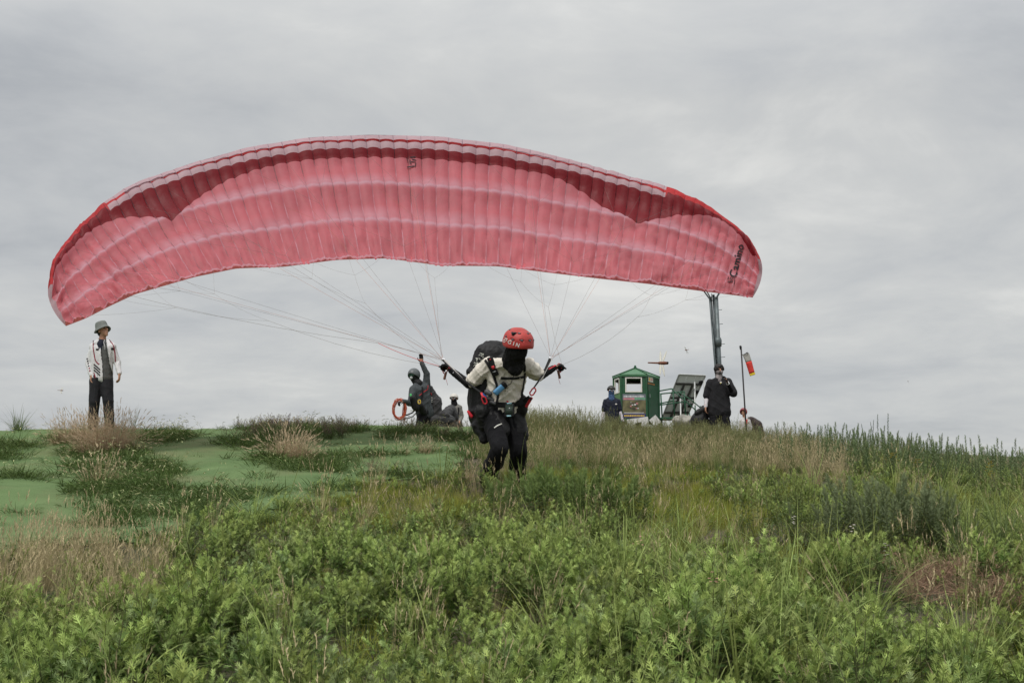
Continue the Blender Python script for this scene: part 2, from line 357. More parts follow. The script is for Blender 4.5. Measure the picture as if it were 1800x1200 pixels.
def lower(s, v):
    s = np.asarray(s, float); v = np.asarray(v, float)
    P, n, ds, dv = canopy_frame(s, v)
    f = (Tof(s) * NC) % 1.0; tip = np.clip(1 - 4 * np.abs(s - .5) ** 2 * 1.0, 0.25, 1)
    bil = 0.030 * np.abs(np.sin(math.pi * f)) ** 0.8 * np.clip(v * 12, 0, 1) * np.clip((1.0 - v) * 5, 0.25, 1) * (0.6 + 0.4 * tip)
    rows = np.array([0.16, 0.405, 0.70, 1.0]); k = np.clip(np.searchsorted(rows, v) - 1, 0, 2); t = np.clip((v - rows[k]) / (rows[k + 1] - rows[k]), 0, 1)
    sag = -0.055 * np.sin(math.pi * t) ** 0.7 * (v > .16) * np.where(v > .7, .45, 1)
    nose = 0.05 * np.sin(math.pi * np.clip(v / 0.16, 0, 1))
    edge = np.exp(-((np.abs(s - .5) - .5) / .16) ** 2)
    cr = (np.abs(vnoise(s * 60, v * 7, 1.0, 5) - .5) + np.abs(vnoise(s * 150 + v * 9, v * 16 - s * 40, 1.0, 6) - .5) * 0.5)
    lo = np.clip((v - .74) / .1, 0, 1)
    wr = cr * (0.026 + 0.09 * edge + 0.06 * lo) + lo * 0.012 * np.sin(Tof(s) * NC * 4 * math.pi + 3 * vnoise(s * 20, v * 3, 1, 2))
    star = 0.0
    wob = 0.03 * (vnoise(s * 9, v * 2, 1.0, 12) - .5)
    d = bil + sag + nose + wr + wob
    P = P + n * d[:, None]
    te = np.clip((v - .9) / .1, 0, 1) * (0.02 * (vnoise(s * NC, v * 0, 1.0, 31) - .5) + 0.012 * np.abs(np.sin(math.pi * Tof(s) * NC)))
    return P + nrm([0, 0, -1]) * te[:, None]
def upper(s, v):
    s = np.asarray(s, float); v = np.asarray(v, float)
    P, n, ds, dv = canopy_frame(s, v)
    f = (Tof(s) * NC) % 1.0; q = np.clip(v, 0, 1)
    th = 2.9 * (0.2969 * np.sqrt(q) - 0.126 * q - 0.3516 * q ** 2 + 0.2843 * q ** 3 - 0.1036 * q ** 4)
    out = np.sign(s - .5)[:, None] * (ds / np.linalg.norm(ds, axis=1)[:, None]) * (np.clip((np.abs(s - .5) - .36) / .14, 0, 1) ** 1.5)[:, None]
    span = 1 - 0.45 * np.clip(np.abs(s - .5) * 2, 0, 1) ** 2
    bil = 0.028 * np.abs(np.sin(math.pi * f)) ** 0.8 * np.clip(v * 8, 0.35, 1) * np.clip((1 - v) * 5, 0, 1)
    d = th * span * 0.52 + bil
    upv = -(dv / np.linalg.norm(dv, axis=1)[:, None])
    crest = upv * (0.012 * np.abs(np.sin(math.pi * f)) * np.clip(1 - v * 6, 0, 1))[:, None]
    return P - n * d[:, None] + out * (d * 0.75)[:, None] + crest
# colour boundary of the scalloped dark red panel
gs, gv = np.meshgrid(np.linspace(0, 1, 501), np.linspace(0, 1, 161)); gp = LEf(gs.ravel()) * (1 - gv.ravel())[:, None] + TEf(gs.ravel()) * gv.ravel()[:, None]
gu, gw = proj(gp)
bpx = [(104, 470), (125, 443), (150, 416), (180, 396), (200, 386), (225, 379), (262, 380), (285, 383), (303, 388), (318, 374), (335, 356), (360, 336), (400, 314), (450, 297), (500, 286), (560, 279), (640, 276), (700, 277), (750, 279), (800, 283), (850, 289), (900, 296), (950, 306), (985, 316), (1010, 327), (1035, 343), (1060, 362), (1090, 378), (1123, 394), (1145, 386), (1165, 381), (1200, 378), (1225, 379), (1245, 384), (1262, 390), (1285, 406), (1305, 427), (1322, 452)]
bs = []; bv = []
for a, b in bpx:
    k = np.argmin((gu - a) ** 2 + (gw - b) ** 2); bs.append(gs.ravel()[k]); bv.append(gv.ravel()[k])
o_ = np.argsort(bs); bs = np.array(bs)[o_]; bv = np.array(bv)[o_]
def vb(s): return np.maximum(np.interp(s, np.concatenate([[0], bs, [1]]), np.concatenate([[.09], bv, [.09]])), 0.085)
def fabric(name, col, trans, trw, seam=None, rough=0.55, rowc=None):
    m = bpy.data.materials.new(name); m.use_nodes = True; t = m.node_tree; p = t.nodes['Principled BSDF']; out = t.nodes['Material Output']
    uv = nd(t, 'ShaderNodeUVMap'); sp = nd(t, 'ShaderNodeSeparateXYZ'); t.links.new(uv.outputs[0], sp.inputs[0])
    def nz(sc, st, d=4):
        mp = nd(t, 'ShaderNodeMapping'); mp.inputs['Scale'].default_value = st; t.links.new(uv.outputs[0], mp.inputs[0])
        n = nd(t, 'ShaderNodeTexNoise'); n.inputs['Scale'].default_value = sc; n.inputs['Detail'].default_value = d; t.links.new(mp.outputs[0], n.inputs['Vector']); return n.outputs['Fac']
    c = ramp(t, nz(1.0, (.35, 5, 1)), [(0.3, tuple(x * .88 for x in col)), (0.7, tuple(min(1, x * 1.08) for x in col))])
    tcol = ramp(t, nz(1.0, (.35, 5, 1)), [(0.3, tuple(x * .9 for x in trans)), (0.7, tuple(min(1, x * 1.05) for x in trans))])
    if seam:
        fr = mathn(t, 'ABSOLUTE', mathn(t, 'SUBTRACT', mathn(t, 'FRACT', sp.outputs[0]), 0.5))      # 0.5 at the ribs
        wv = mathn(t, 'ADD', 0.440, mathn(t, 'MULTIPLY', nz(1.0, (1, 30, 1), 3), 0.03))
        sm = mathn(t, 'MULTIPLY', mathn(t, 'SUBTRACT', fr, wv), 60, clamp=True)
        patch = ramp(t, nz(1.0, (.8, 9, 1), 3), [(0.38, (.15, .15, .15)), (0.6, (.8, .8, .8))])
        sm = mathn(t, 'MULTIPLY', sm, patch)
        lt = ramp(t, mathn(t, 'ADD', nz(1.0, (.6, 3, 1), 3), mathn(t, 'MULTIPLY', sp.outputs[1], .25)), [(.53, (0, 0, 0)), (.64, (1, 1, 1))])
        sc_ = mixc(t, lt, seam, rowc) if rowc else seam
        c = mixc(t, sm, c, sc_); tcol = mixc(t, sm, tcol, mixc(t, lt, tuple(x * .45 for x in trans), tuple(min(1, x * 1.25 + .1) for x in trans)) if rowc else tuple(x * .5 for x in trans))
    if rowc:
        rows = None
        for r0, w0 in ((0.405, .021), (0.70, .024), (0.985, .01)):
            dd = mathn(t, 'ABSOLUTE', mathn(t, 'SUBTRACT', sp.outputs[1], r0))
            k = mathn(t, 'SUBTRACT', 1.0, mathn(t, 'DIVIDE', dd, w0), clamp=True)
            rows = k if rows is None else mathn(t, 'MAXIMUM', rows, k)
        wide = None  # soft pale glow near the line rows, painted into the fabric colour
        for r0, w0 in ((0.37, .07), (0.66, .09), (.12, .06)):
            k = mathn(t, 'SUBTRACT', 1.0, mathn(t, 'DIVIDE', mathn(t, 'ABSOLUTE', mathn(t, 'SUBTRACT', sp.outputs[1], r0)), w0), clamp=True)
            wide = k if wide is None else mathn(t, 'MAXIMUM', wide, k)
        wide = mathn(t, 'MULTIPLY', wide, ramp(t, nz(1.0, (.5, 4, 1), 2), [(.3, (.25, .25, .25)), (.65, (.75, .75, .75))]))
        c = mixc(t, wide, c, (.68, .40, .47)); tcol = mixc(t, mathn(t, 'MULTIPLY', wide, .7), tcol, (.85, .48, .54))
        c = mixc(t, mathn(t, 'MULTIPLY', rows, .8), c, rowc); tcol = mixc(t, mathn(t, 'MULTIPLY', rows, .5), tcol, rowc)
    t.links.new(c, p.inputs['Base Color']); p.inputs['Roughness'].default_value = rough; p.inputs['Specular IOR Level'].default_value = 0.4
    tr = nd(t, 'ShaderNodeBsdfTranslucent'); t.links.new(tcol, tr.inputs[0])
    b = nd(t, 'ShaderNodeBump'); b.inputs['Strength'].default_value = 0.8; b.inputs['Distance'].default_value = 0.02
    ad = mathn(t, 'ADD', mathn(t, 'MULTIPLY', nz(1.0, (.5, 12, 1), 2), .5), mathn(t, 'MULTIPLY', nz(1.0, (5, 40, 1), 4), .3))
    t.links.new(ad, b.inputs['Height']); t.links.new(b.outputs[0], p.inputs['Normal']); t.links.new(b.outputs[0], tr.inputs['Normal'])
    mx = nd(t, 'ShaderNodeMixShader'); mx.inputs[0].default_value = trw; t.links.new(p.outputs[0], mx.inputs[1]); t.links.new(tr.outputs[0], mx.inputs[2])
    t.links.new(mx.outputs[0], out.inputs[0]); return m
M_pink = fabric('pink_ripstop', (0.60, 0.185, 0.22), (0.84, 0.27, 0.30), 0.52, seam=(0.30, 0.19, 0.20), rowc=(0.70, 0.46, 0.55))
M_dark = fabric('dark_red_ripstop', (0.21, 0.008, 0.016), (0.34, 0.014, 0.024), 0.45, seam=(0.04, 0.006, 0.012))
M_pale = fabric('pale_pink_ripstop', (0.50, 0.35, 0.385), (0.52, 0.32, 0.37), 0.35, seam=(0.25, 0.16, 0.2))
M_red = fabric('red_ripstop', (0.55, 0.03, 0.035), (0.75, 0.10, 0.11), 0.5, seam=(0.3, 0.02, 0.03))
M_upper = fabric('upper_ripstop', (0.82, 0.22, 0.26), (0.97, 0.42, 0.45), 0.6, seam=(0.5, .2, .25))
M_rib = fabric('rib_cloth', (0.55, 0.40, 0.44), (0.5, 0.3, 0.34), 0.4)
CMATS = [M_pink, M_dark, M_pale, M_red, M_upper]
base_c = W(880, 640, 14.6)
pg = empty('paraglider', (base_c[0], base_c[1], float(ground(base_c[0], base_c[1]))), 'huge pink and red paraglider wing inflated behind the running pilot', 'paraglider')
sL, sR = 0.172, 0.905                                   # the pale nose strip runs between these
def strip(rowf, surf, i, mfun, name, flip=False):
    """one cell of a skin; rowf(s) -> list of v positions with the material index of each band"""
    tt = (i + np.linspace(0, 1, MS + 1)) / NC; s = Sof(tt); rows = [rowf(x) for x in s]; nr = len(rows[0])
    V = []; UVs = []
    for a, x in enumerate(s): V.append(surf(np.full(nr, x - 1e-6 if a == MS else x + 1e-6), np.array(rows[a]))); UVs.append(np.stack([np.full(nr, tt[a] * NC), rows[a]], 1))
    V = np.concatenate(V); UVs = np.concatenate(UVs); F = []; mi = []
    for a in range(MS):
        for r in range(nr - 1):
            m = mfun((s[a] + s[a + 1]) / 2, r)
            if m is None: continue
            F.append((a * nr + r, (a + 1) * nr + r, (a + 1) * nr + r + 1, a * nr + r + 1)); mi.append(m)
    return mk(name, V, F, CMATS, pg, midx=mi, uv=UVs)
VO0, VO1, VP = 0.058, 0.084, 0.13
def lrows(s):
    b = float(vb(s)); b = max(b, VP + .004) if sL < s < sR else b
    a = [0, .012, .03, VO0, VO1, (VO1 + VP) / 2] if sL < s < sR else [0, .012, .024, .036, .048, .06]
    c = [VP if sL < s < sR else .078]
    c += list(np.linspace(c[0], b, 7)[1:])
    return a + c + list(np.linspace(b, 1, 32)[1:])
def lmat(s, r):
    mid = sL < s < sR
    if r < 3: return 2 if mid else 3
    if r == 3: return None if .21 < s < .885 and mid else (3)
    if r < 6: return 2 if mid else 3
    if r < 12: return 1
    return 0
urows = [0, .004, .008, .012, .03, .08] + list(np.linspace(.12, 1, 24))
low_objs = []
for i in range(NC):
    low_objs.append(strip(lrows, lower, i, lmat, 'lower_panel'))
    strip(lambda s: urows, upper, i, lambda s, r: (2 if sL < s < sR else 3) if r < 3 else (3 if r < 6 else 4), 'upper_panel')
for i in range(NC + 1):                                  # ribs between the two skins
    v = np.array([0.02, .06, .1, .16, .24, .32, .405, .5, .6, .7, .8, .9, .99]); s = np.full(len(v), min(max(float(Sof(i / NC)), 1e-6), 1 - 1e-6))
    A, B = lower(s, v), upper(s, v); V = np.concatenate([A, A * .5 + B * .5, B]); n = len(v)
    A_ = A - (B - A) * 0.0; F = [(r * n + j, r * n + j + 1, (r + 1) * n + j + 1, (r + 1) * n + j) for r in range(2) for j in range(n - 1)]
    mk('rib', V, F, M_rib, pg, uv=np.stack([np.tile(Tof(s) * NC, 3), np.tile(v, 3)], 1))
canopy_bvh = bvh_of(*low_objs)
M_ink = mat('black_print', (0.02, 0.015, 0.018), 0.8, 0.1)
tv, tf = text_pts('Camino', 0.02); decal('lettering', canopy_bvh, tv, tf, 1296, 459, 19, R(76), M_ink, pg, off=0.012, d=19)
def emblem(px, py, sz, ang):
    r = np.random.default_rng(3); V = []; F = []; n = 0
    segs = [((-.5, .5), (-.3, -.3), .09), ((-.3, .5), (-.1, -.2), .07), ((-.05, .5), (.45, .5), .13), ((.1, .3), (.5, .15), .12), ((0, .05), (.45, -.05), .1), ((-.5, -.5), (.3, -.45), .14), ((.35, -.5), (.5, -.1), .1), ((-.1, .3), (.0, -.25), .08)]
    for a, b, w in segs:
        a, b = np.array(a), np.array(b); t = (b - a) / np.linalg.norm(b - a); q = np.array([-t[1], t[0]]) * w / 2
        V += [a - q, b - q * .5, b + q * 1.2, a + q]; F.append([n, n + 1, n + 2, n + 3]); n += 4
    decal('emblem', canopy_bvh, V, F, px, py, sz, ang, M_ink, pg, off=0.012, d=19.5)
emblem(723, 286, 17, R(3)); emblem(1286, 493, 11, R(76))

# suspension lines: three rows of attachment points, forks, main lines to the two risers
M_line = mat('grey_brown_line', (0.17, 0.14, 0.13), 0.7, 0.2); M_lineo = mat('orange_line', (0.42, 0.17, 0.10), 0.7, 0.2); M_brake = mat('pale_line', (0.2, 0.17, 0.14), .7, .2)
riserL, riserR = W(779, 634, 14.86), W(968, 632, 14.8)
handL, handR = W(778, 645, 14.95), W(988, 641, 14.95)
lrng = np.random.default_rng(5)
def line(p, q, r, m, sag=0.0, name='suspension_line'):
    p, q = np.asarray(p), np.asarray(q); k = 6 if sag else 2
    pts = [p + (q - p) * t + np.array([0, 0, -sag * 4 * t * (1 - t)]) for t in np.linspace(0, 1, k)]
    return MB().tube(pts, r, 5, cap=False).build(name, m, pg)
for side, rz, cells in (('L', riserL, range(2, 36, 3)), ('R', riserR, range(64 - 2, 36, -3))):
    cells = list(cells)
    for row, (vv, m, fk) in enumerate(((0.165, M_line, .74), (0.405, M_lineo, .76), (0.70, M_line, .78))):
        att = [lower(np.array([Sof(c / NC)]), np.array([vv + .002]))[0] for c in cells]
        for g in range(0, len(att), 3 if row < 2 else 4):
            G = att[g:g + (3 if row < 2 else 4)]; c = sum(G) / len(G); st = rz + np.array([0, 0.02 * row, 0.012 * row]); fp = st + (c - st) * fk
            line(st, fp, 0.0012, m)
            for a in G: line(fp, a, 0.0009, m)
    hb = handL if side == 'L' else handR
    tc_ = [lower(np.array([Sof(c / NC)]), np.array([.997]))[0] for c in cells[::1]]
    for g in range(0, len(tc_), 5):
        G = tc_[g:g + 5]; c = sum(G) / len(G); f1 = hb + (c - hb) * .55
        line(hb, f1, 0.0014, M_brake, .06)
        for k in (0, 2):
            H = G[k:k + 3]; 
            if not H: continue
            f2 = f1 + (sum(H) / len(H) - f1) * .6; line(f1, f2, 0.001, M_brake, .03)
            for a in H: line(f2, a, 0.0009, M_brake, .02)
line(handL + np.array([0, 0, 0]), W(665, 603, 16.2), 0.003, mat('red_line', (.55, .06, .05), .6, .1), .02)
line(W(665, 603, 16.2), lower(np.array([.1]), np.array([.997]))[0], 0.0016, M_brake, .05)
# risers: narrow webbing from carabiner to line links, with small steel links
M_web = mat('black_webbing', (0.007, 0.007, 0.008), 0.8, 0.2, 40, .3, 300); M_webw = mat('pale_webbing', (0.42, 0.40, 0.38), .7, .15, 30)
M_redw = mat('red_webbing', (0.50, 0.03, 0.04), .6, .15, 30); M_steel = mat('brushed_steel', (.55, .56, .58), .3, .1, 20, metal=1.0); M_cork = mat('brown_grip', (.16, .07, .045), .6, .2, 40)
carL, carR = W(852, 702, 14.33), W(934, 689, 14.30)
for rz, cz, hb in ((riserL, W(846, 690, 14.45), handL), (riserR, W(938, 682, 14.36), handR)):
    mb = MB()
    for k, (ox, oz) in enumerate(((0, .0), (.012, .012), (-.01, .02))):
        q = rz + np.array([ox, .015 * k, oz]); mid = (cz + q) / 2 + np.array([0, 0, -.02 - .01 * k])
        mb.ribbon([cz, mid, q], [(0, -1, .4)] * 3, 0.016, .002, m=(0, 1, 0)[k])
    mb.build('riser', [M_web, M_webw], pg, smooth=False)
    ml = MB()
    for k in range(3): ml.tube([rz + np.array([.012 * k - .01, .01 * k, .0]), rz + np.array([.012 * k - .01, .01 * k, .03])], .006, 8)
    ml.build('link', M_steel, pg)
# ------------------------------------------------------------------ people
M_skin = mat('skin', (0.42, 0.23, 0.15), 0.55, 0.08, 20, .15, 200)
M_eye = mat('eye', (0.03, 0.02, 0.015), 0.2, 0.05)
M_hair = mat('dark_hair', (0.010, 0.007, 0.006), 0.5, 0.4, 60, .8, 120)
M_black = mat('black_cloth', (0.006, 0.006, 0.0075), 0.85, 0.25, 12, .5, 140, spec=.2)
M_glove = mat('black_glove', (0.006, 0.006, 0.007), 0.75, 0.3, 40, .5, 200, spec=.25)
M_beige = mat('beige_cotton', (0.64, 0.595, 0.525), 0.9, 0.08, 7, .5, 90, sheen=.2)
M_gear = mat('charcoal_nylon', (0.035, 0.036, 0.04), 0.6, 0.3, 9, .6, 60)
M_packb = mat('black_nylon', (0.007, 0.007, 0.008), 0.6, 0.35, 7, .7, 40, spec=.3)
M_redp = mat('red_helmet_shell', (0.40, 0.040, 0.034), 0.5, 0.16, 14, .15, 90, dirt=(0.33, .05, .045))
M_boot = mat('shoe_leather', (0.03, 0.025, 0.02), 0.7, 0.3, 30, .4, 90)
M_white = mat('white_fabric', (0.72, 0.72, 0.73), 0.8, 0.06, 10, .4, 80)

def frame_from(f, upish=(0, 0, 1)):
    f = nrm(f); u = np.asarray(upish, float); u = nrm(u - f * (u @ f)); return np.cross(u, f) * -1, f, u       # right, forward, up
def hand(mb, wr, d, palm, side, curl=0.3, k=1.0, fist=False, rf=1.0):
    """wrist wr, finger direction d, palm normal palm; side=+1 puts the thumb on +cross(d,palm)"""
    d = nrm(d); palm = nrm(np.asarray(palm, float) - d * (np.asarray(palm, float) @ d)); x = np.cross(d, palm) * side
    mb.cap(wr - d * .03, .026 * k, wr + d * .01, .026 * k)
    for i, (off, L) in enumerate(((.030, .072), (.010, .080), (-.010, .075), (-.029, .060))):
        a = wr + d * .012 * k + x * off * .7 * k; b = wr + d * .085 * k + x * off * k; mb.cap(a, .017 * k, b, .0125 * k)
        p = b; ang = 0.0
        for j, seg in enumerate((.42, .32, .26)):
            ang += (curl * (1.0 + .25 * j)) * (1.45 if fist else 1); dd = d * math.cos(ang) + palm * math.sin(ang)
            q = p + dd * L * seg * k * 1.05 + x * off * .12 * k * seg * (0 if fist else 1); mb.cap(p, (.0105 - .001 * j) * k * rf, q, (.0098 - .001 * j) * k * rf); p = q
    t0 = wr + d * .025 * k + x * .026 * k; t1 = t0 + (d * .5 + x * .62 + palm * .25) * .045 * k; t2 = t1 + (d * .85 + x * (.1 if fist else .35) + palm * (.8 if fist else .3)) * .032 * k; t3 = t2 + (d * .8 + palm * (1.0 if fist else .35)) * .026 * k
    mb.cap(t0, .015 * k, t1, .0125 * k); mb.cap(t1, .0115 * k, t2, .0105 * k); mb.cap(t2, .0105 * k, t3, .009 * k)
def head(mb, c, f, u, k=1.0, face=True):
    r, f, u = frame_from(f, u)
    mb.ell(c + u * .022 * k - f * .008 * k, (.074 * k, .093 * k, .092 * k), (r, f, u)); mb.ell(c - u * .035 * k + f * .018 * k, (.058 * k, .068 * k, .075 * k), (r, f, u))
    mb.cap(c - u * .095 * k + f * .055 * k, .026 * k, c - u * .06 * k + f * .06 * k, .03 * k)
    if face:
        mb.cap(c + u * .012 * k + f * .085 * k, .010 * k, c - u * .028 * k + f * .103 * k, .014 * k, 8)
        mb.cap(c - u * .06 * k + f * .086 * k - r * .016 * k, .0085 * k, c - u * .06 * k + f * .086 * k + r * .016 * k, .0085 * k, 8)
        mb.cap(c + u * .028 * k + f * .082 * k - r * .035 * k, .010 * k, c + u * .028 * k + f * .082 * k + r * .035 * k, .010 * k, 8)
        for sg in (-1, 1): mb.ell(c - u * .01 * k + r * sg * .076 * k - f * .005 * k, (.012 * k, .022 * k, .034 * k), (r, f, u), 10, 6)
def figure(J, k=1.0, face=True, hk=None):
    """capsules of a whole body from joints"""
    mb = MB(); head(mb, J['head'], J['f'], J.get('u', (0, 0, 1)), hk or k, face)
    mb.cap(J['head'] - nrm(J.get('u', (0, 0, 1))) * .06 * k, .052 * k, J['neck'], .058 * k)
    torso(mb, J, k, 0.0)
    for s in 'LR':
        mb.cap(J['sh' + s], .052 * k, J['el' + s], .038 * k); mb.cap(J['el' + s], .038 * k, J['wr' + s], .027 * k)
        mb.cap(J['hip' + s], .083 * k, J['kn' + s], .058 * k); mb.cap(J['kn' + s], .054 * k, J['an' + s], .036 * k)
        ft = J.get('toe' + s, J['an' + s] + nrm(J['ff']) * .17 * k - np.array([0, 0, .045])); mb.cap(J['an' + s] - np.array([0, 0, .04]), .034 * k, ft, .03 * k)
    return mb
def torso(mb, J, k, infl, lower_=True, waist=1.0):
    sl, sr = J['shL'], J['shR']; pc = J['pelvis']; nk = J['neck']; ax = nrm(sr - sl); ch = (sl + sr) / 2 * .72 + pc * .28
    hw = np.linalg.norm(sr - sl) / 2
    for t in (-1, -.4, .4, 1):
        mb.cap((sl + sr) / 2 + ax * hw * .62 * t - (nk - pc) * .06, .088 * k + infl, pc * .45 + (sl + sr) / 2 * .55 + ax * hw * .5 * t, (.092 * k + infl) * waist)
        if lower_: mb.cap(pc * .45 + (sl + sr) / 2 * .55 + ax * hw * .48 * t, (.090 * k + infl) * waist, pc + ax * hw * .46 * t, (.098 * k + infl) * waist)
    mb.cap(sl, .055 * k + infl, nk * .75 + sl * .25, .05 * k + infl); mb.cap(sr, .055 * k + infl, nk * .75 + sr * .25, .05 * k + infl)
def shirt(J, k=1.0, infl=.018, sleeve=.62, slr=.075, hem=1.0, waist=1.0, flare=0.0):
    mb = MB(); torso(mb, J, k, infl, waist=waist); ax = nrm(J['shR'] - J['shL']); hw = np.linalg.norm(J['shR'] - J['shL']) / 2
    ch = (J['shL'] + J['shR']) / 2; dn = nrm(J['pelvis'] - ch)
    if hem: 
        for t in (-1, -.3, .3, 1):
            if flare: mb.cap(ch + dn * .10 + ax * hw * .5 * t, .09 * k + infl, J['pelvis'] + dn * .05 * hem + ax * hw * .62 * t, (.095 + flare) * k + infl)
            else: mb.cap(J['pelvis'] + ax * hw * .5 * t, .10 * k + infl, J['pelvis'] + dn * .06 * hem + ax * hw * .55 * t, .09 * k + infl)
    for s in 'LR':
        a, b = J['sh' + s], J['el' + s]; c = J['wr' + s]
        if sleeve <= 1: mb.cap(a, slr * k, a + (b - a) * sleeve, slr * .93 * k)
        else: mb.cap(a, slr * k, b, slr * .8 * k); mb.cap(b, slr * .78 * k, b + (c - b) * (sleeve - 1), slr * .56 * k)
    return mb
def trousers(J, k=1.0, r=(.105, .08, .066), top=True):
    mb = MB(); ax = nrm(J['hipR'] - J['hipL'])
    for s in 'LR':
        mb.cap(J['hip' + s], r[0] * k, J['kn' + s], r[1] * k); mb.cap(J['kn' + s], r[1] * .98 * k, J['an' + s] - np.array([0, 0, -.02]), r[2] * k)
    if top: mb.cap(J['pelvis'] - ax * .06, .112 * k, J['pelvis'] + ax * .06, .112 * k); mb.cap(J['pelvis'], .11 * k, (J['hipL'] + J['hipR']) / 2, .1 * k)
    return mb
def shell(name, mb, m, parent, voxel=.01, amp=0.0, seed=0, kk=18., it=3, clip=None, aniso=(1, 1, 1)):
    V, F, N = remesh(mb, voxel, it)
    if amp: V = folds(V, N, amp, seed, kk, aniso)
    if clip is not None:
        bad = clip(V); F = [f for f in F if not any(bad[i] for i in f)]
        use = sorted({i for f in F for i in f}); mp = {a: b for b, a in enumerate(use)}; V = V[use]; F = [[mp[i] for i in f] for f in F]
    o = mk(name, V, F, m, parent)
    if clip is not None: s = o.modifiers.new('t', 'SOLIDIFY'); s.thickness = .006; s.offset = -1
    return o
def dome(name, c, f, u, rad, low, m, parent, th=.012, nu=40, nv=16, vents=(), brim=None, power=1.0):
    """helmet or hat shell; low(phi) = polar angle of the rim, phi=0 is the front"""
    r, f, u = frame_from(f, u); V = []; 
    for sh in (1.0, 0.0):
        rr = [x - (0 if sh else th) for x in rad]
        for i in range(nv + 1):
            for j in range(nu):
                ph = 2 * math.pi * j / nu; t = low(ph) * i / nv
                x, y, z = math.sin(t) * math.sin(ph), math.sin(t) * math.cos(ph), math.cos(t)
                sc = 1.0 + (vents(ph, t) if (vents and sh) else 0)
                V.append(c + r * x * rr[0] * sc + f * y * rr[1] * sc + u * z * rr[2] * sc)
    n = nu * (nv + 1); F = []
    for q in (0, n):
        for i in range(nv):
            for j in range(nu):
                g = (q + i * nu + j, q + (i + 1) * nu + j, q + (i + 1) * nu + (j + 1) % nu, q + i * nu + (j + 1) % nu); F.append(g if q else g[::-1])
    F += [(nv * nu + j, nv * nu + (j + 1) % nu, n + nv * nu + (j + 1) % nu, n + nv * nu + j) for j in range(nu)]
    return mk(name, V, F, m, parent)
def eyes(c, f, u, parent, k=1.0):
    r, f, u = frame_from(f, u)
    for s in (-1, 1): MB().ell(c + u * .012 * k + f * .078 * k + r * s * .031 * k, (.013 * k, .010 * k, .009 * k), (r, f, u), 10, 6).build('eye', M_eye, parent)
def wpt(d0, px, py, dd=0.0): return W(px, py, d0 + dd)

# ---- the running pilot
D0 = 14.5
def P_(px, py, dd=0): return W(px, py, D0 + dd)
gz0 = float(ground(-.1, 14.5))
J = dict(head=P_(910, 607, -.30), f=nrm((.46, -.80, -.42)), u=nrm((.16, -.40, .9)), neck=P_(902, 636, -.14), shL=P_(859, 642, .04), shR=P_(927, 643, -.04), pelvis=P_(884, 722, .2),
         elL=P_(824, 675, .2), wrL=P_(793, 651, .42), elR=P_(949, 661, .2), wrR=P_(973, 647, .42),
         hipL=P_(866, 735, .18), hipR=P_(902, 735, .2), knL=P_(879, 788, -.14), anL=P_(856, 846, .2), knR=P_(912, 789, .16), anR=P_(909, 842, .46), ff=(0.1, -1, -.1))
for s_ in 'LR':
    a = J['an' + s_]; a[2] = max(a[2], float(ground(a[0], a[1])) + .09)
pil = empty('person', (J['pelvis'][0], 14.6, gz0), 'running pilot in red helmet, black face mask and beige t-shirt, arms spread to the lines', 'person')
bm_ = figure(J, .86, hk=.92)
hdL = nrm(J['wrL'] - J['elL']); hdR = nrm(J['wrR'] - J['elR'])
hand(bm_, J['wrL'], hdL + np.array([-.1, 0, .1]), (.3, -.6, -.75), 1, .55, 1.04, True, .62); hand(bm_, J['wrR'], hdR + np.array([.2, 0, 0]), (-.3, -.6, -.75), -1, .55, 1.04, True, .62)
shell('body', bm_, M_skin, pil, .009, it=2)
gl = MB()
hand(gl, J['wrL'], hdL + np.array([-.1, 0, .1]), (.3, -.6, -.75), 1, .55, 1.04, True, 1.4); shell('glove', gl, M_glove, pil, .005, .0008, 3, 60, 2)
gl = MB(); hand(gl, J['wrR'], hdR + np.array([.2, 0, 0]), (-.3, -.6, -.75), -1, .55, 1.04, True, 1.4); shell('glove', gl, M_glove, pil, .005, .0008, 4, 60, 2)
for s_ in 'LR':
    mb = MB(); e = J['el' + s_]; mb.cap(J['sh' + s_] * .6 + e * .4, .062, e, .05); mb.cap(e, .049, J['wr' + s_], .035); slv = shell('arm_sleeve', mb, M_black, pil, .008, .002, 5, 30)
mbs = shirt(J, .90, .020, .74, .100, .3, waist=.95); shirt_o = shell('t_shirt', mbs, M_beige, pil, .0075, .012, 21, 17, 2)
tro = shell('trousers', trousers(J, 1.0, (.112, .094, .088)), M_black, pil, .009, .010, 8, 16)
for s_ in 'LR':
    mb = MB(); a = J['an' + s_]; mb.cap(a - np.array([0, 0, .03]), .045, a + np.array([.02, -.16, -.06]), .038); mb.cap(a, .045, a - np.array([0, 0, .05]), .045); shell('shoe', mb, M_boot, pil, .008)
# balaclava
mb = MB(); hc = J['head']; r_, f_, u_ = frame_from(J['f'], J['u'])
mb.ell(hc + u_ * .01, (.092, .108, .11), (r_, f_, u_)); mb.ell(hc - u_ * .05 + f_ * .03, (.092, .098, .095), (r_, f_, u_)); mb.cap(hc - u_ * .07 - f_ * .02, .105, J['neck'] + u_ * .01 - f_ * .0, .118); mb.cap(J['neck'] - r_ * .03, .10, J['neck'] - u_ * .04 + f_ * .06 + r_ * .0, .085)
mb.cap(hc - u_ * .02 + f_ * .09, .018, hc - u_ * .05 + f_ * .105, .022)
msk = shell('face_mask', mb, mat('black_knit', (0.015, 0.0145, 0.015), .95, .3, 50, .8, 160, spec=.15), pil, .007, .007, 6, 30, 2)
gls = MB(); 
for s in (-1, 1): gls.ell(hc + u_ * .012 + f_ * .105 + r_ * s * .036, (.032, .012, .022), (r_, f_, u_), 12, 8)
gls.cap(hc + u_ * .02 + f_ * .117 - r_ * .02, .005, hc + u_ * .02 + f_ * .117 + r_ * .02, .005, 8)
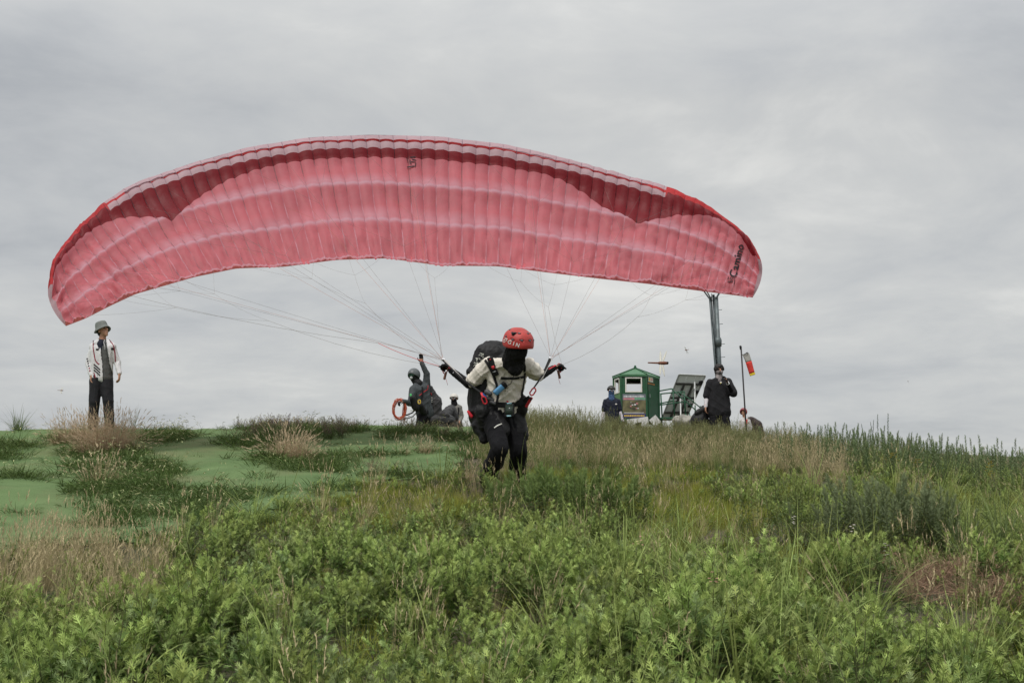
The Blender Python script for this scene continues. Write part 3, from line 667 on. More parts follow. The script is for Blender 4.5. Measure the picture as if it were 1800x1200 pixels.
for s in (-1, 1): gls.cap(hc + u_ * .02 + f_ * .105 + r_ * s * .066, .005, hc + u_ * .02 + f_ * .0 + r_ * s * .1, .005, 8)
gls.build('sunglasses', mat('dark_lens', (.01, .01, .012), .15, .05), pil)
VC = [(-.62, .62), (.62, .62), (-1.35, .75), (1.35, .75), (-2.2, .7), (2.2, .7), (-.35, 1.12), (.35, 1.12), (-1.0, 1.2), (1.0, 1.2), (-1.7, 1.2), (1.7, 1.2)]
def hel_r(ph, t):
    p = (ph + math.pi) % (2 * math.pi) - math.pi; g = 0.014 * math.cos(p * 5) * math.sin(t) ** 2 - .02 * abs(math.sin(t * 3.4 + .5 * math.cos(p * 2))) ** 8
    for a, b in VC:
        dd = ((p - a) * math.sin(t) / .17) ** 2 + ((t - b) / .075) ** 2
        if dd < 1: g -= .085 * (1 - dd) ** .5
    return g
hel = dome('helmet', hc + u_ * .032, f_, u_, (.156, .178, .152), lambda ph: 1.66 + .32 * max(0, -math.cos(ph)) + .2 * math.sin(ph) ** 2, M_redp, pil, .02, 120, 44, hel_r)
mb = MB()
for a, b in VC:
    t = b; mb.ell(hc + u_ * .035 + (r_ * math.sin(t) * math.sin(a) * .156 + f_ * math.sin(t) * math.cos(a) * .178 + u_ * math.cos(t) * .152) * .945, (.016, .016, .007), (r_, f_, u_), 10, 6)
mb.build('vent_liner', mat('grey_foam', (.10, .11, .12), .8, .2), hel)
mb = MB(); mb.box(hc + u_ * .14 + r_ * .095 + f_ * .06, (.05, .03, .03), (r_, f_, u_), bev=.006); mb.build('camera_mount', M_packb, hel)
M_wp = mat('white_print', (.72, .7, .66), .7, .1)
hb_ = bvh_of(hel)
for ch, x_, y_, a_ in (('G', 896, 601.5, -16), ('I', 903, 604, -18), ('N', 910, 606.5, -20)):
    tv, tf = text_pts(ch, .02, 0); decal('lettering', hb_, tv, tf, x_, y_, 9, R(a_), M_wp, hel, off=.004, d=14.1)
r3 = [((-.5, -.5), (.1, -.45)), ((-.5, .1), (.4, .3)), ((-.3, .5), (.5, .5)), ((.1, -.2), (.5, .1)), ((-.5, -.1), (.0, .0))]; V = []; F = []
for i, (a, b) in enumerate(r3): a, b = np.array(a), np.array(b); V += [a, b, b + (.02, .16), a + (.02, .16)]; F.append([4 * i + k for k in range(4)])
decal('emblem', hb_, V, F, 888.5, 598.5, 6.5, R(-15), M_wp, hel, off=.004, d=14.1)

# ---- harness on the pilot's back
hz = empty('paragliding_harness', (J['pelvis'][0], 14.9, gz0), 'black padded harness pack strapped on the back of the running pilot in beige', 'harness')
mb = MB()
mb.cap(P_(868, 626, .26), .175, P_(856, 680, .34), .20); mb.cap(P_(856, 680, .34), .205, P_(851, 725, .36), .18); mb.cap(P_(851, 725, .34), .18, P_(856, 762, .3), .085)
mb.cap(P_(895, 700, .3), .16, P_(892, 738, .36), .14); mb.cap(P_(846, 745, .28), .1, P_(852, 770, .22), .06); mb.cap(P_(880, 640, .22), .15, P_(915, 650, .22), .10); mb.cap(P_(852, 618, .2), .09, P_(834, 655, .2), .085)
pack = shell('pack', mb, M_packb, hz, .011, .011, 31, 13)
mb = MB(); mb.cap(P_(866, 720, .16), .07, P_(904, 718, .16), .065); mb.cap(P_(848, 722, .12), .085, P_(852, 748, .16), .06); mb.cap(P_(918, 706, .1), .07, P_(912, 742, .2), .055)
mb.cap(P_(866, 735, .18), .118, P_(880, 756, .06), .10); mb.cap(P_(904, 735, .2), .12, P_(911, 762, .2), .11)
belt = shell('seat_board_skirt', mb, M_packb, hz, .01, .008, 33, 20)
sb = bvh_of(shirt_o, belt, tro, pack, msk)
strap(sb, [(853, 633), (861, 645), (868, 660), (873, 676), (876, 692), (874, 706), (870, 716)], .026, .004, 14.3, mb=None).build('shoulder_strap', M_web, hz, smooth=False)
strap(sb, [(919, 634), (923, 645), (922, 662), (919, 680), (916, 698), (915, 712)], .022, .004, 14.3).build('shoulder_strap', M_web, hz, smooth=False)
strap(sb, [(880, 664), (892, 665), (906, 665), (921, 662)], .024, .006, 14.3).build('chest_strap', M_web, hz, smooth=False)
strap(sb, [(850, 704), (868, 710), (885, 712), (900, 711), (918, 706), (932, 699)], .055, .006, 14.3).build('waist_belt', M_web, hz, smooth=False)
p, n = snap(sb, 864, 636, .016, 14.3); q, _ = snap(sb, 870, 652, .016, 14.3); ax1 = nrm(q - p); n = nrm(n - ax1 * (n @ ax1))
mb = MB(); mb.box((p + q) / 2, (np.linalg.norm(q - p) + .09, .062, .028), (ax1, np.cross(n, ax1), n), bev=.012); pad = mb.build('strap_pad', M_packb, hz)
mb = MB(); mb.box((p + q) / 2 + n * .016 + ax1 * .01, (.035, .03, .004), (ax1, np.cross(n, ax1), n)); mb.ell(p + n * .017 - ax1 * .02, (.008, .008, .003), (ax1, np.cross(n, ax1), n)); mb.build('badge', M_redw, pad)
mb = MB(); mb.tube([(p + q) / 2 + n * .017 + ax1 * .055 - np.cross(n, ax1) * .02, (p + q) / 2 + n * .017 + ax1 * .055 + np.cross(n, ax1) * .02], .004, 8); mb.build('buckle', M_steel, pad)
M_redm = mat('red_anodised_metal', (.42, .02, .03), .35, .1, 20, metal=.6)
def carab(c, ax, nn, par):
    t = np.cross(ax, nn); pts = [c + ax * (.040 * math.sin(a)) + t * (.024 * math.cos(a) + (.008 if math.sin(a) > 0 else 0)) for a in np.linspace(0, 2 * math.pi, 15)]
    return MB().tube(pts, .0075, 8, cap=False).build('carabiner', M_redm, par)
carab(P_(852, 703, -.22), nrm((.55, -.1, -.8)), (0, -1, 0), hz); carab(P_(936, 688, -.2), nrm((.35, 0, .9)), (0, -1, 0), hz)
mb = MB(); mb.ribbon([P_(935, 698, -.17), P_(930, 706, -.12), P_(925, 715, -.06)], [(0, -1, 0)] * 3, .03, .006); mb.ribbon([P_(848, 696, -.14), P_(846, 690, -.05)], [(0, -1, 0)] * 2, .02, .004); mb.build('web_loop', M_redw, hz, smooth=False)
mb = MB(); a, n = snap(sb, 828, 725, .02, 14.5); mb.cap(a + np.array([-.015, 0, .02]), .014, a + np.array([.02, 0, -.03]), .018); mb.build('release_handle', mat('red_plastic', (.6, .03, .045), .4, .1), hz)
mb = MB()
for (x, y, rr) in ((858, 690, .03), (862, 698, .024), (866, 706, .022), (855, 697, .02)): a, n = snap(sb, x, y, .02, 14.3); mb.cap(a, rr, a + np.array([.03, -.01, -.02]), rr * .8)
mb.build('buckle', mat('grey_buckle', (.07, .07, .075), .4, .3, 30), hz)
mb = MB(); a, n = snap(sb, 849, 693, .03, 14.3); mb.cap(a, .011, a + np.array([.03, -.005, -.03]), .011); mb.build('clip', mat('blue_plastic', (.03, .08, .3), .4), hz)
# camouflage-like patch strip on the pack side
pb = bvh_of(pack)
M_patch = mat('grey_print', (.36, .37, .33), .7, .5, 90)
V = []; F = []; rr_ = np.random.default_rng(9)
for i in range(34):
    x = rr_.uniform(-.5, .5); y = rr_.normal(0, .10); a = rr_.uniform(0, 3); w = rr_.uniform(.02, .07); h = rr_.uniform(.01, .03); c, s = math.cos(a), math.sin(a)
    V += [(x + dx * w * c - dy * h * s, y + dx * w * s + dy * h * c) for dx, dy in ((-1, -1), (1, -1), (1, 1), (-1, 1))]; F.append([4 * i + k for k in range(4)])
decal('printed_strip', pb, V, F, 843, 633, 30, R(58), M_patch, hz, off=.006, d=14.7)
# instrument pod, radio
fi = MB(); a, n = snap(sb, 898, 721, .03, 14.2); n = nrm(n + np.array([0, -1.2, .2])); ux = nrm(np.cross((0, 0, 1), n) * -1); uz = np.cross(n, ux) * -1; uz = uz if uz[2] > 0 else -uz
ax = (ux, n, uz)
fi.box(a, (.105, .03, .15), ax, bev=.014, m=0); fi.box(a + n * .0165, (.078, .003, .10), ax, m=1); fi.box(a + n * .017 + uz * .066, (.05, .004, .012), ax, m=2); fi.box(a + n * .017 - uz * .066, (.045, .004, .012), ax, m=2); fi.cap(a + uz * .08 + ux * .02, .009, a + uz * .1 + ux * .03, .009, m=3)
o = fi.build('flight_instrument', [M_packb, mat('instrument_screen', (.035, .05, .04), .2, .2, 40), mat('light_blue_rubber', (.35, .6, .68), .5), M_redw], None, origin=a); tag(o, 'dark handheld flight instrument with light blue ends hanging at the running pilot\'s waist', 'instrument')
a, n = snap(sb, 879, 681, .03, 14.2); d1 = nrm(W(870, 690, 14.2) - W(890, 672, 14.2)); n = nrm(n - d1 * (n @ d1)); t = np.cross(n, d1)
mb = MB(); mb.box(a, (.15, .062, .04), (d1, t, n), bev=.018, m=0); mb.box(a - d1 * .06, (.045, .066, .044), (d1, t, n), bev=.01, m=1); mb.tube([a - d1 * .06 + t * .02, a - d1 * .12 + t * .03 + n * .02, P_(902, 662, -.24), P_(914, 648, -.27)], .0035, 6, m=1)
o = mb.build('radio', [mat('sky_blue_plastic', (.10, .28, .50), .5, .1, 10), M_packb], None, origin=a); tag(o, 'sky blue two-way radio hanging on the chest of the pilot in beige', 'radio')
# brake handles in both hands
for h_, sg in ((J['wrL'] + nrm(hdL) * .10, -1), (J['wrR'] + nrm(hdR) * .10, 1)):
    mb = MB(); pts = [h_ + np.array([sg * .01 + .045 * math.sin(a) * .6, -.02, -.03 - .05 * math.cos(a)]) for a in np.linspace(0, 2 * math.pi, 12)]
    mb.tube(pts, .006, 6, m=0, cap=False); mb.cap(h_ + np.array([0, -.02, -.07]), .013, h_ + np.array([.015 * sg, -.02, -.13]), .014, m=1); mb.tube([h_ + np.array([0, -.02, -.13]), h_ + np.array([.02, -.02, -.2])], .002, 5, m=0)
    mb.build('brake_handle', [M_redw, M_cork], pg)
    wrn = J['wrL'] if sg < 0 else J['wrR']; e = J['elL'] if sg < 0 else J['elR']; dd = nrm(e - wrn)
    mb = MB(); mb.ribbon([wrn + np.array([0, -.045, .015]) + dd * t for t in (-.04, .02, .07, .12)], [(0, -1, .3)] * 4, .016, .003); mb.build('glove_strap', M_redw, pil, smooth=False)
    mb = MB()
    for k in range(4): c = wrn + dd * (.05 + .05 * k) + np.array([0, -.048, -.01 + .01 * (k % 2)]); mb.ell(c, (.009, .005, .009), None, 8, 6)
    mb.build('steel_rings', M_steel, pg)
mb = strap(bvh_of(tro), [(869, 752), (874, 748), (881, 745), (888, 743)], .012, .002, 14.3); mb.build('reflective_strip', mat('pale_grey_reflective', (.55, .55, .5), .4), pil, smooth=False)

# ---- watching man, left
D1 = 22.4
def Q(px, py, dd=0): return W(px, py, D1 + dd)
gz = float(ground(Q(180, 700)[0], D1))
J1 = dict(head=Q(181, 581), f=nrm((.80, -.60, .34)), u=(-.12, 0, 1), neck=Q(179, 600), shL=Q(165, 611, .03), shR=Q(196, 610, -.03), pelvis=Q(178, 664), elL=Q(156, 638, .04), wrL=Q(161, 660, -.06), elR=Q(206, 636, 0), wrR=Q(210, 657, -.08),
          hipL=Q(169, 670), hipR=Q(187, 670), knL=Q(166, 706, -.03), knR=Q(190, 706, -.03), anL=Q(163, 744, .05), anR=Q(193, 744, .02), ff=(.5, -1, 0))
for s_ in 'LR': J1['an' + s_][2] = gz + .1
p1 = empty('person', (Q(178, 700)[0], D1, gz), 'man in grey bucket hat and open white sports jacket looking up on the left', 'person')
bm_ = figure(J1, 1.0)
hand(bm_, J1['wrL'], (.02, -.15, -1), (.9, 0, 0), -1, .35, .95); hand(bm_, J1['wrR'], (.05, -.2, -1), (-.9, 0, 0), 1, .35, .95)
shell('body', bm_, M_skin, p1, .008, it=2); eyes(J1['head'], J1['f'], J1['u'], p1)
r1, f1, u1 = frame_from(J1['f'], J1['u']); h1 = J1['head']
mb = MB(); mb.ell(h1 + u1 * .02 - f1 * .03, (.083, .085, .095), (r1, f1, u1)); mb.ell(h1 - f1 * .05 - u1 * .03, (.07, .05, .06), (r1, f1, u1)); shell('hair', mb, M_hair, p1, .009, .002, 2, 60)
M_hat = mat('grey_hat_cloth', (.15, .165, .155), .85, .12, 20, .4, 90)
mb = MB(); nu = 36; V = []
prof = [(.0, .135), (.06, .133), (.085, .125), (.094, .10), (.101, .05), (.104, .035), (.120, .014), (.138, -.012), (.136, -.016), (.115, .006), (.100, .03), (.09, .095), (.0, .125)]
for rr, z in prof:
    for j in range(nu): a = 2 * math.pi * j / nu; V.append(h1 - f1 * .012 + r1 * rr * math.cos(a) * .93 + f1 * rr * math.sin(a) * 1.05 + u1 * (z + .02 - (0.012 * math.cos(2 * a) if rr > .11 else 0)))
F = [(i * nu + j, i * nu + (j + 1) % nu, (i + 1) * nu + (j + 1) % nu, (i + 1) * nu + j) for i in range(len(prof) - 1) for j in range(nu)]
mk('bucket_hat', V, F, M_hat, p1)
sh1 = shell('shirt', shirt(J1, .93, .012, .5, .06, .1), mat('grey_knit', (.085, .088, .085), .9, .12, 30, .5, 120), p1, .009, .003, 41, 18)
M_jack = mat('white_jacket', (.62, .62, .63), .6, .05, 9, .4, 50)
def clip1(V):
    u, v = proj(V); L = np.interp(v, [590, 604, 640, 664, 690], [174, 176, 180, 181, 181]); Rr = np.interp(v, [590, 604, 640, 664, 690], [186, 187, 193, 201, 204])
    return (u > L) & (u < Rr) & (V[:, 1] < J1['pelvis'][1] - .0)
jk = shell('jacket', shirt(J1, .93, .028, 1.93, .076, .12), M_jack, p1, .008, .006, 42, 17, clip=clip1)
jb = bvh_of(jk); M_burg = mat('burgundy_trim', (.22, .012, .03), .7); M_navy = mat('navy_cloth', (.007, .010, .022), .8, .2, 20)
for pix in ([(164, 598), (164, 612), (167, 632), (171, 638), (180, 643)], [(192, 597), (199, 606), (202, 620), (203, 636)], [(165, 655), (168, 664)]): strap(jb, pix, .016, .003, 22.3, off=.003).build('piping', M_burg, p1, smooth=False)
for k in range(3): strap(jb, [(165, 640 + 5 * k), (171, 645 + 5 * k), (176, 650 + 5 * k)], .018, .003, 22.3, off=.003).build('stripe', M_packb, p1, smooth=False)
for pix in ([(169, 614), (178, 614.5)], [(195, 613), (201, 613)]): strap(jb, pix, .03, .003, 22.3, off=.003).build('pocket_flap', M_packb, p1, smooth=False)
for k in range(6): strap(jb, [(152.6 + .9 * k, 630 + 4.2 * k), (154.2 + .9 * k, 631 + 4.2 * k)], .022, .003, 22.3, off=.003, sub=2).build('sleeve_print', (M_packb, M_navy, M_packb, M_navy, M_burg, M_burg)[k], p1, smooth=False)
tv, tf = text_pts('Y', 0.03, 0)
mb = MB(); mb.cap(J1['neck'] + np.array([0, 0, .0]), .066, J1['neck'] - np.array([-.0, .02, .05]), .075); mb.cap(J1['neck'] - np.array([.0, .04, .06]), .06, J1['neck'] - np.array([-.01, .05, .14]), .055); shell('collar', mb, M_navy, p1, .009, .002, 5)
strap(bvh_of(sh1), [(184.5, 600), (185.6, 608), (186.4, 615)], .012, .012, 22.3, off=.045).build('zip', mat('pale_grey_trim', (.3, .3, .3), .5), p1, smooth=False)
shell('trousers', trousers(J1, 1.0, (.11, .088, .078)), mat('dark_trousers', (.013, .0135, .017), .8, .2, 15, .4, 90), p1, .009, .006, 43, 15)
for s_ in 'LR': mb = MB(); a = J1['an' + s_]; mb.cap(a - np.array([0, 0, .05]), .045, a + np.array([.07, -.15, -.06]), .038); shell('shoe', mb, M_boot, p1, .009)

# ---- pilot waving, raised arm
D2 = 30.0
def Q(px, py, dd=0): return W(px, py, D2 + dd)
gz = float(ground(Q(742, 700)[0], D2))
J2 = dict(head=Q(728, 660), f=nrm((-.52, -.85, -.12)), u=(-.1, 0, 1), neck=Q(735, 674), shL=Q(726, 684, -.12), shR=Q(750, 677, .1), pelvis=Q(747, 726, .1), elL=Q(722, 709, -.25), wrL=Q(709, 705, -.42), elR=Q(750, 657, .06), wrR=Q(741, 637, .0),
          hipL=Q(742, 731, .0), hipR=Q(752, 731, .2), knL=Q(736, 752, -.2), knR=Q(748, 755, .1), anL=Q(744, 775, .1), anR=Q(756, 778, .4), ff=(-.5, -1, 0))
for s_ in 'LR': a = J2['an' + s_]; a[2] = float(ground(a[0], a[1])) + .1
p2 = empty('person', (Q(745, 700)[0], D2, gz), 'pilot in charcoal suit and grey helmet raising one gloved arm high', 'person')
bm_ = figure(J2, 1.0); hand(bm_, J2['wrR'], (-.06, 0, 1), (-.3, -1, 0), -1, .12, 1.08, False, .6); hand(bm_, J2['wrL'], (-.7, -.5, -.3), (0, 0, -1), 1, .5, 1.05, False, .6)
shell('body', bm_, M_skin, p2, .009, it=2)
gl = MB(); hand(gl, J2['wrR'], (-.06, 0, 1), (-.3, -1, 0), -1, .12, 1.08, False, 1.35); shell('glove', gl, M_glove, p2, .006); gl = MB(); hand(gl, J2['wrL'], (-.7, -.5, -.3), (0, 0, -1), 1, .5, 1.05, False, 1.35); shell('glove', gl, M_glove, p2, .006)
MB().tube([J2['wrR'] + np.array([.034 * math.cos(a), .034 * math.sin(a), .005]) for a in np.linspace(0, 2 * math.pi, 13)], .008, 6, cap=False).build('glove_cuff', M_redw, p2)
M_suit = mat('slate_suit', (.05, .058, .063), .75, .15, 14, .5, 90)
s2 = shell('flight_jacket', shirt(J2, 1.0, .02, 1.97, .085, .6), M_suit, p2, .009, .006, 51, 18)
shell('trousers', trousers(J2, 1.0), M_black, p2, .01, .006, 52)
for s_ in 'LR': mb = MB(); a = J2['an' + s_]; mb.cap(a - np.array([0, 0, .05]), .045, a + np.array([-.07, -.15, -.06]), .038); shell('shoe', mb, M_boot, p2, .01)
r2, f2, u2 = frame_from(J2['f'], J2['u']); h2 = J2['head']
def full_helmet(c, r, f, u, m, par, k=1.0, cut=1.15, back=2.35):
    return dome('helmet', c + u * .02, f, u, (.128 * k, .148 * k, .14 * k), lambda ph: cut + (back - cut) * (0.5 - 0.5 * math.cos(min(math.pi, abs((ph + math.pi) % (2 * math.pi) - math.pi) * 1.5))) , m, par, .02, 48, 18, lambda ph, t: .02 * math.cos(4 * ph) * math.sin(t) ** 3)
full_helmet(h2, r2, f2, u2, mat('grey_helmet', (.10, .11, .115), .4, .15, 12), p2, 1.02, 1.35, 2.3)
mb = MB(); mb.ell(h2 + f2 * .02 - u2 * .03, (.088, .10, .10), (r2, f2, u2)); mb.cap(h2 - u2 * .08, .085, J2['neck'], .10); shell('balaclava', mb, M_packb, p2, .009)
mb = MB(); mb.ell(h2 + f2 * .085 + u2 * .018, (.08, .045, .038), (r2, f2, u2)); mb.build('goggles', mat('green_lens', (.03, .09, .06), .12, .3, 9), p2)
mb = MB(); mb.ell(h2 + f2 * .118 - u2 * .045, (.035, .03, .032), (r2, f2, u2)); mb.build('mouthpiece', mat('silver_plastic', (.4, .42, .42), .35), p2)
hz2 = empty('paragliding_harness', (Q(762, 700)[0], D2 + .3, gz), 'large charcoal harness pack with red piping on the back of the waving pilot', 'harness')
mb = MB(); mb.cap(Q(753, 684, .25), .10, Q(763, 708, .32), .17); mb.cap(Q(763, 708, .32), .18, Q(762, 730, .32), .17); mb.cap(Q(770, 728, .3), .12, Q(786, 731, .3), .07)
pk2 = shell('pack', mb, mat('dark_grey_nylon', (.030, .029, .030), .6, .25, 7, .5, 40), hz2, .011, .010, 53, 14)
mb = MB(); mb.cap(Q(726, 700, -.3), .075, Q(731, 716, -.25), .085); mb.cap(Q(738, 712, -.2), .08, Q(744, 724, -.1), .08); shell('front_pouch', mb, M_packb, hz2, .01, .006, 54, 20)
b2 = bvh_of(pk2, s2)
for pix in ([(752, 677), (752, 684), (744, 689), (737, 695)], [(757, 690), (759, 694)]): strap(b2, pix, .014, .004, 30).build('piping', M_redw, hz2, smooth=False)
strap(b2, [(742, 680), (743, 690), (741, 702)], .04, .006, 30).build('shoulder_strap', M_web, hz2, smooth=False)
mb = MB(); c = Q(722, 694, -.42); mb.ell(c, (.024, .006, .03), None, 12, 8, 0); mb.build('badge', mat('green_patch', (.08, .42, .14), .6), hz2)
mb = MB(); c = Q(737, 706, -.34); mb.tube([c + np.array([.028 * math.cos(a), 0, .042 * math.sin(a)]) for a in np.linspace(0, 2 * math.pi, 13)], .010, 6, cap=False); mb.build('line_cutter', mat('yellow_plastic', (.62, .42, .04), .5), hz2)
mb = MB(); c = Q(737, 706, -.33); mb.box(c + np.array([-.02, 0, .0]), (.03, .012, .06), bev=.004); mb.build('reflective_tag', mat('white_tag', (.7, .7, .7), .5), hz2)
mb = MB()
for y in (699, 703, 706): c, n = snap(b2, 759, y, .004, 30.3); mb.ell(c, (.012, .006, .014), None, 8, 6)
mb.build('print', M_wp, hz2)
# coiled line bundle and hanging risers
M_or = mat('orange_red_cord', (.48, .10, .05), .7, .25, 60)
co = MB(); cc = Q(702, 719, -.4); rr_ = np.random.default_rng(4)
for k in range(17):
    a0 = rr_.uniform(0, 6.28); rx = rr_.uniform(.10, .155); rz = rr_.uniform(.16, .225); ph = rr_.uniform(0, 6.28); tl = rr_.normal(0, .25)
    co.tube([cc + np.array([rx * math.cos(a) + rr_.normal(0, .003) + tl * .06 * math.sin(a), .04 * math.sin(2 * a + ph) + .02 * math.sin(a + a0), rz * math.sin(a) + .015 * math.sin(3 * a + ph)]) for a in np.linspace(0, 2 * math.pi, 26)], .0048, 5, cap=False)
for k in range(9): x = rr_.uniform(707, 714); co.tube([Q(709 + k * .3, 705, -.42), Q(x, 722, -.4), Q(x - 1, 738 + rr_.uniform(-4, 8), -.38)], .0045, 5)
o = co.build('line_bundle', M_or, None, origin=cc); tag(o, 'orange-red bundle of coiled paraglider lines held by the waving pilot', 'lines')
rb = MB(); pts = [Q(707, 730, -.4), Q(716, 729, -.35), Q(725, 725, -.3), Q(733, 716, -.25)]; rb.ribbon(pts, [(0, -1, 0)] * 4, .03, .004, m=0); rb.ribbon([p - np.array([-.02, 0, .07]) for p in pts], [(0, -1, 0)] * 4, .02, .004, m=0)
for (x, y, rr) in ((708, 735, .035), (714, 737, .045), (719, 733, .03), (726, 736, .04), (704, 738, .02)):
    c = Q(x, y, -.38); rb.tube([c + np.array([rr * .7 * math.cos(a), 0, rr * math.sin(a)]) for a in np.linspace(0, 2 * math.pi, 13)], .006, 6, m=1, cap=False)
o = rb.build('riser_straps', [M_web, mat('grey_metal', (.2, .21, .22), .35, .1, metal=.8)], None, origin=Q(718, 730, -.4)); tag(o, 'black riser straps with metal rings hanging below the waving pilot\'s hand', 'straps')
mb = MB(); mb.cap(Q(772, 733, .3), .10, Q(784, 728, .5), .12); mb.cap(Q(784, 728, .5), .12, Q(793, 718, .8), .09); mb.cap(Q(793, 724, .8), .14, Q(797, 733, .8), .12); mb.cap(Q(760, 737, .2), .12, Q(790, 740, .4), .14); mb.cap(Q(762, 752, .3), .18, Q(790, 752, .5), .2)
V, F, N = remesh(mb, .011); V = folds(V, N, .012, 5, 12); o = mk('bundled_wing', V, F, mat('grey_black_ripstop', (.032, .032, .033), .6, .25, 6, .6, 40), origin=Q(780, 740, .4)); tag(o, 'dark grey bundled wing fabric trailing behind the waving pilot', 'wing')

# ---- people further back
def backer(D, head_, f, neck, shL, shR, pelvis, elL, wrL, elR, wrR, label, k=1.0, u=(0, 0, 1), hcurl=.35, hdirL=(0, -.1, -1), hdirR=(0, -.1, -1)):
    q = lambda t: W(t[0], t[1], D + (t[2] if len(t) > 2 else 0))
    Jx = dict(head=q(head_), f=nrm(f), u=u, neck=q(neck), shL=q(shL), shR=q(shR), pelvis=q(pelvis), elL=q(elL), wrL=q(wrL), elR=q(elR), wrR=q(wrR), ff=(f[0], f[1], 0))
    pc = Jx['pelvis']; g = float(ground(pc[0], pc[1])); hgt = max(.15, pc[2] - g)
    bend = max(0, .86 - hgt)
    for s, sg in (('L', -1), ('R', 1)):
        Jx['hip' + s] = pc + np.array([sg * .09, 0, -.04]); Jx['an' + s] = np.array([pc[0] + sg * .12, pc[1] + .05, g + .1]); Jx['kn' + s] = (Jx['hip' + s] + Jx['an' + s]) / 2 + np.array([sg * .03, -.06 - bend * .6, 0.02])
    p = empty('person', (pc[0], pc[1], g), label, 'person'); bm_ = figure(Jx, k)
    hand(bm_, Jx['wrL'], hdirL, (1, 0, 0), -1, hcurl, 1.02, False, .65); hand(bm_, Jx['wrR'], hdirR, (-1, 0, 0), 1, hcurl, 1.02, False, .65)
    shell('body', bm_, M_skin, p, .009, it=2)
    for s_ in 'LR': mb = MB(); a = Jx['an' + s_]; mb.cap(a - np.array([0, 0, .05]), .045, a + np.array([.0, -.16, -.06]), .038); shell('shoe', mb, M_boot, p, .011)
    return p, Jx
# navy shirt man
p3, J3 = backer(39, (1074.5, 687), (.12, -1, 0), (1075, 700), (1065, 706), (1086, 706), (1076, 741), (1061, 724), (1058.5, 740, -.06), (1090, 724), (1095, 740, -.06), 'person in navy t-shirt with white arm sleeves, blue face scarf and black helmet')
s3 = shell('t_shirt', shirt(J3, 1.0, .022, .75, .085, .8), M_navy, p3, .01, .006, 61, 16)
shell('trousers', trousers(J3), M_black, p3, .011, .004, 62)
for s_ in 'LR': mb = MB(); e = J3['el' + s_]; mb.cap(J3['sh' + s_] * .5 + e * .5, .055, e, .048); mb.cap(e, .047, J3['wr' + s_], .036); shell('arm_sleeve', mb, mat('white_sleeve', (.62, .58, .64), .8, .05), p3, .01, .002, 3, 30)
for s_ in 'LR': gl = MB(); hand(gl, J3['wr' + s_], (0, -.1, -1), ((1 if s_ == 'L' else -1), 0, 0), -1 if s_ == 'L' else 1, .35, 1.02, False, 1.4); shell('glove', gl, M_glove, p3, .007)
r3_, f3, u3 = frame_from(J3['f']); h3 = J3['head']
mb = MB(); mb.ell(h3 - u3 * .035 + f3 * .012, (.082, .098, .09), (r3_, f3, u3)); mb.cap(h3 - u3 * .08, .08, J3['neck'] - u3 * .03, .10); shell('face_scarf', mb, mat('blue_scarf', (.045, .085, .17), .85, .35, 25, .4, 70), p3, .01, .005, 4, 30)
dome('helmet', h3 + u3 * .035, f3, u3, (.118, .14, .12), lambda ph: 1.5 + .35 * max(0, -math.cos(ph)), mat('black_helmet', (.03, .032, .03), .45, .2), p3, .018, 40, 14)
mb = MB()
for s in (-1, 1): mb.ell(h3 + f3 * .10 + u3 * .008 + r3_ * s * .036, (.034, .014, .022), (r3_, f3, u3), 12, 8)
mb.build('sunglasses', mat('mirror_lens', (.3, .36, .42), .1, .2, metal=.7), p3)
mb = MB(); c, n = snap(bvh_of(s3), 1083, 710, .004, 39); mb.box(c, (.05, .004, .03), bev=.001); mb.build('print', M_wp, p3)
# white helmet person
p4, J4 = backer(40, (798, 701), (-.15, -1, 0), (799, 712), (791, 716), (808, 716), (801, 744), (789, 732), (794, 742, -.2), (812, 732), (808, 742, -.2), 'person in white helmet and black mask, only head and chest above the crest')
s4 = shell('jacket', shirt(J4, 1.0, .02, 1.9, .07, .6), mat('khaki_grey_cloth', (.16, .155, .14), .85, .15, 10, .4, 60), p4, .01, .005, 71); shell('trousers', trousers(J4), M_black, p4, .011, .004, 72)
r4, f4, u4 = frame_from(J4['f']); h4 = J4['head']
mb = MB(); mb.ell(h4 - u4 * .035 + f4 * .012, (.082, .098, .09), (r4, f4, u4)); mb.cap(h4 - u4 * .08, .085, J4['neck'], .10); shell('face_mask', mb, M_black, p4, .01)
dome('helmet', h4 + u4 * .03, f4, u4, (.125, .145, .13), lambda ph: 1.42 + .6 * (0.5 - .5 * math.cos(ph)), mat('cream_helmet', (.52, .50, .46), .4, .06), p4, .018, 40, 14)
mb = MB()
for s in (-1, 1): mb.ell(h4 + f4 * .105 + u4 * .01 + r4 * s * .036, (.034, .014, .02), (r4, f4, u4), 12, 8)
mb.build('goggles', mat('grey_lens', (.28, .28, .3), .15, .2), p4)
b4 = bvh_of(s4)
for pix in ([(792, 716), (795, 724), (796, 732)], [(806, 716), (806, 724), (805, 732)]): strap(b4, pix, .04, .006, 40).build('shoulder_strap', M_web, p4, smooth=False)
strap(b4, [(796, 729), (805, 729)], .02, .006, 40).build('chest_strap', M_redw, p4, smooth=False)
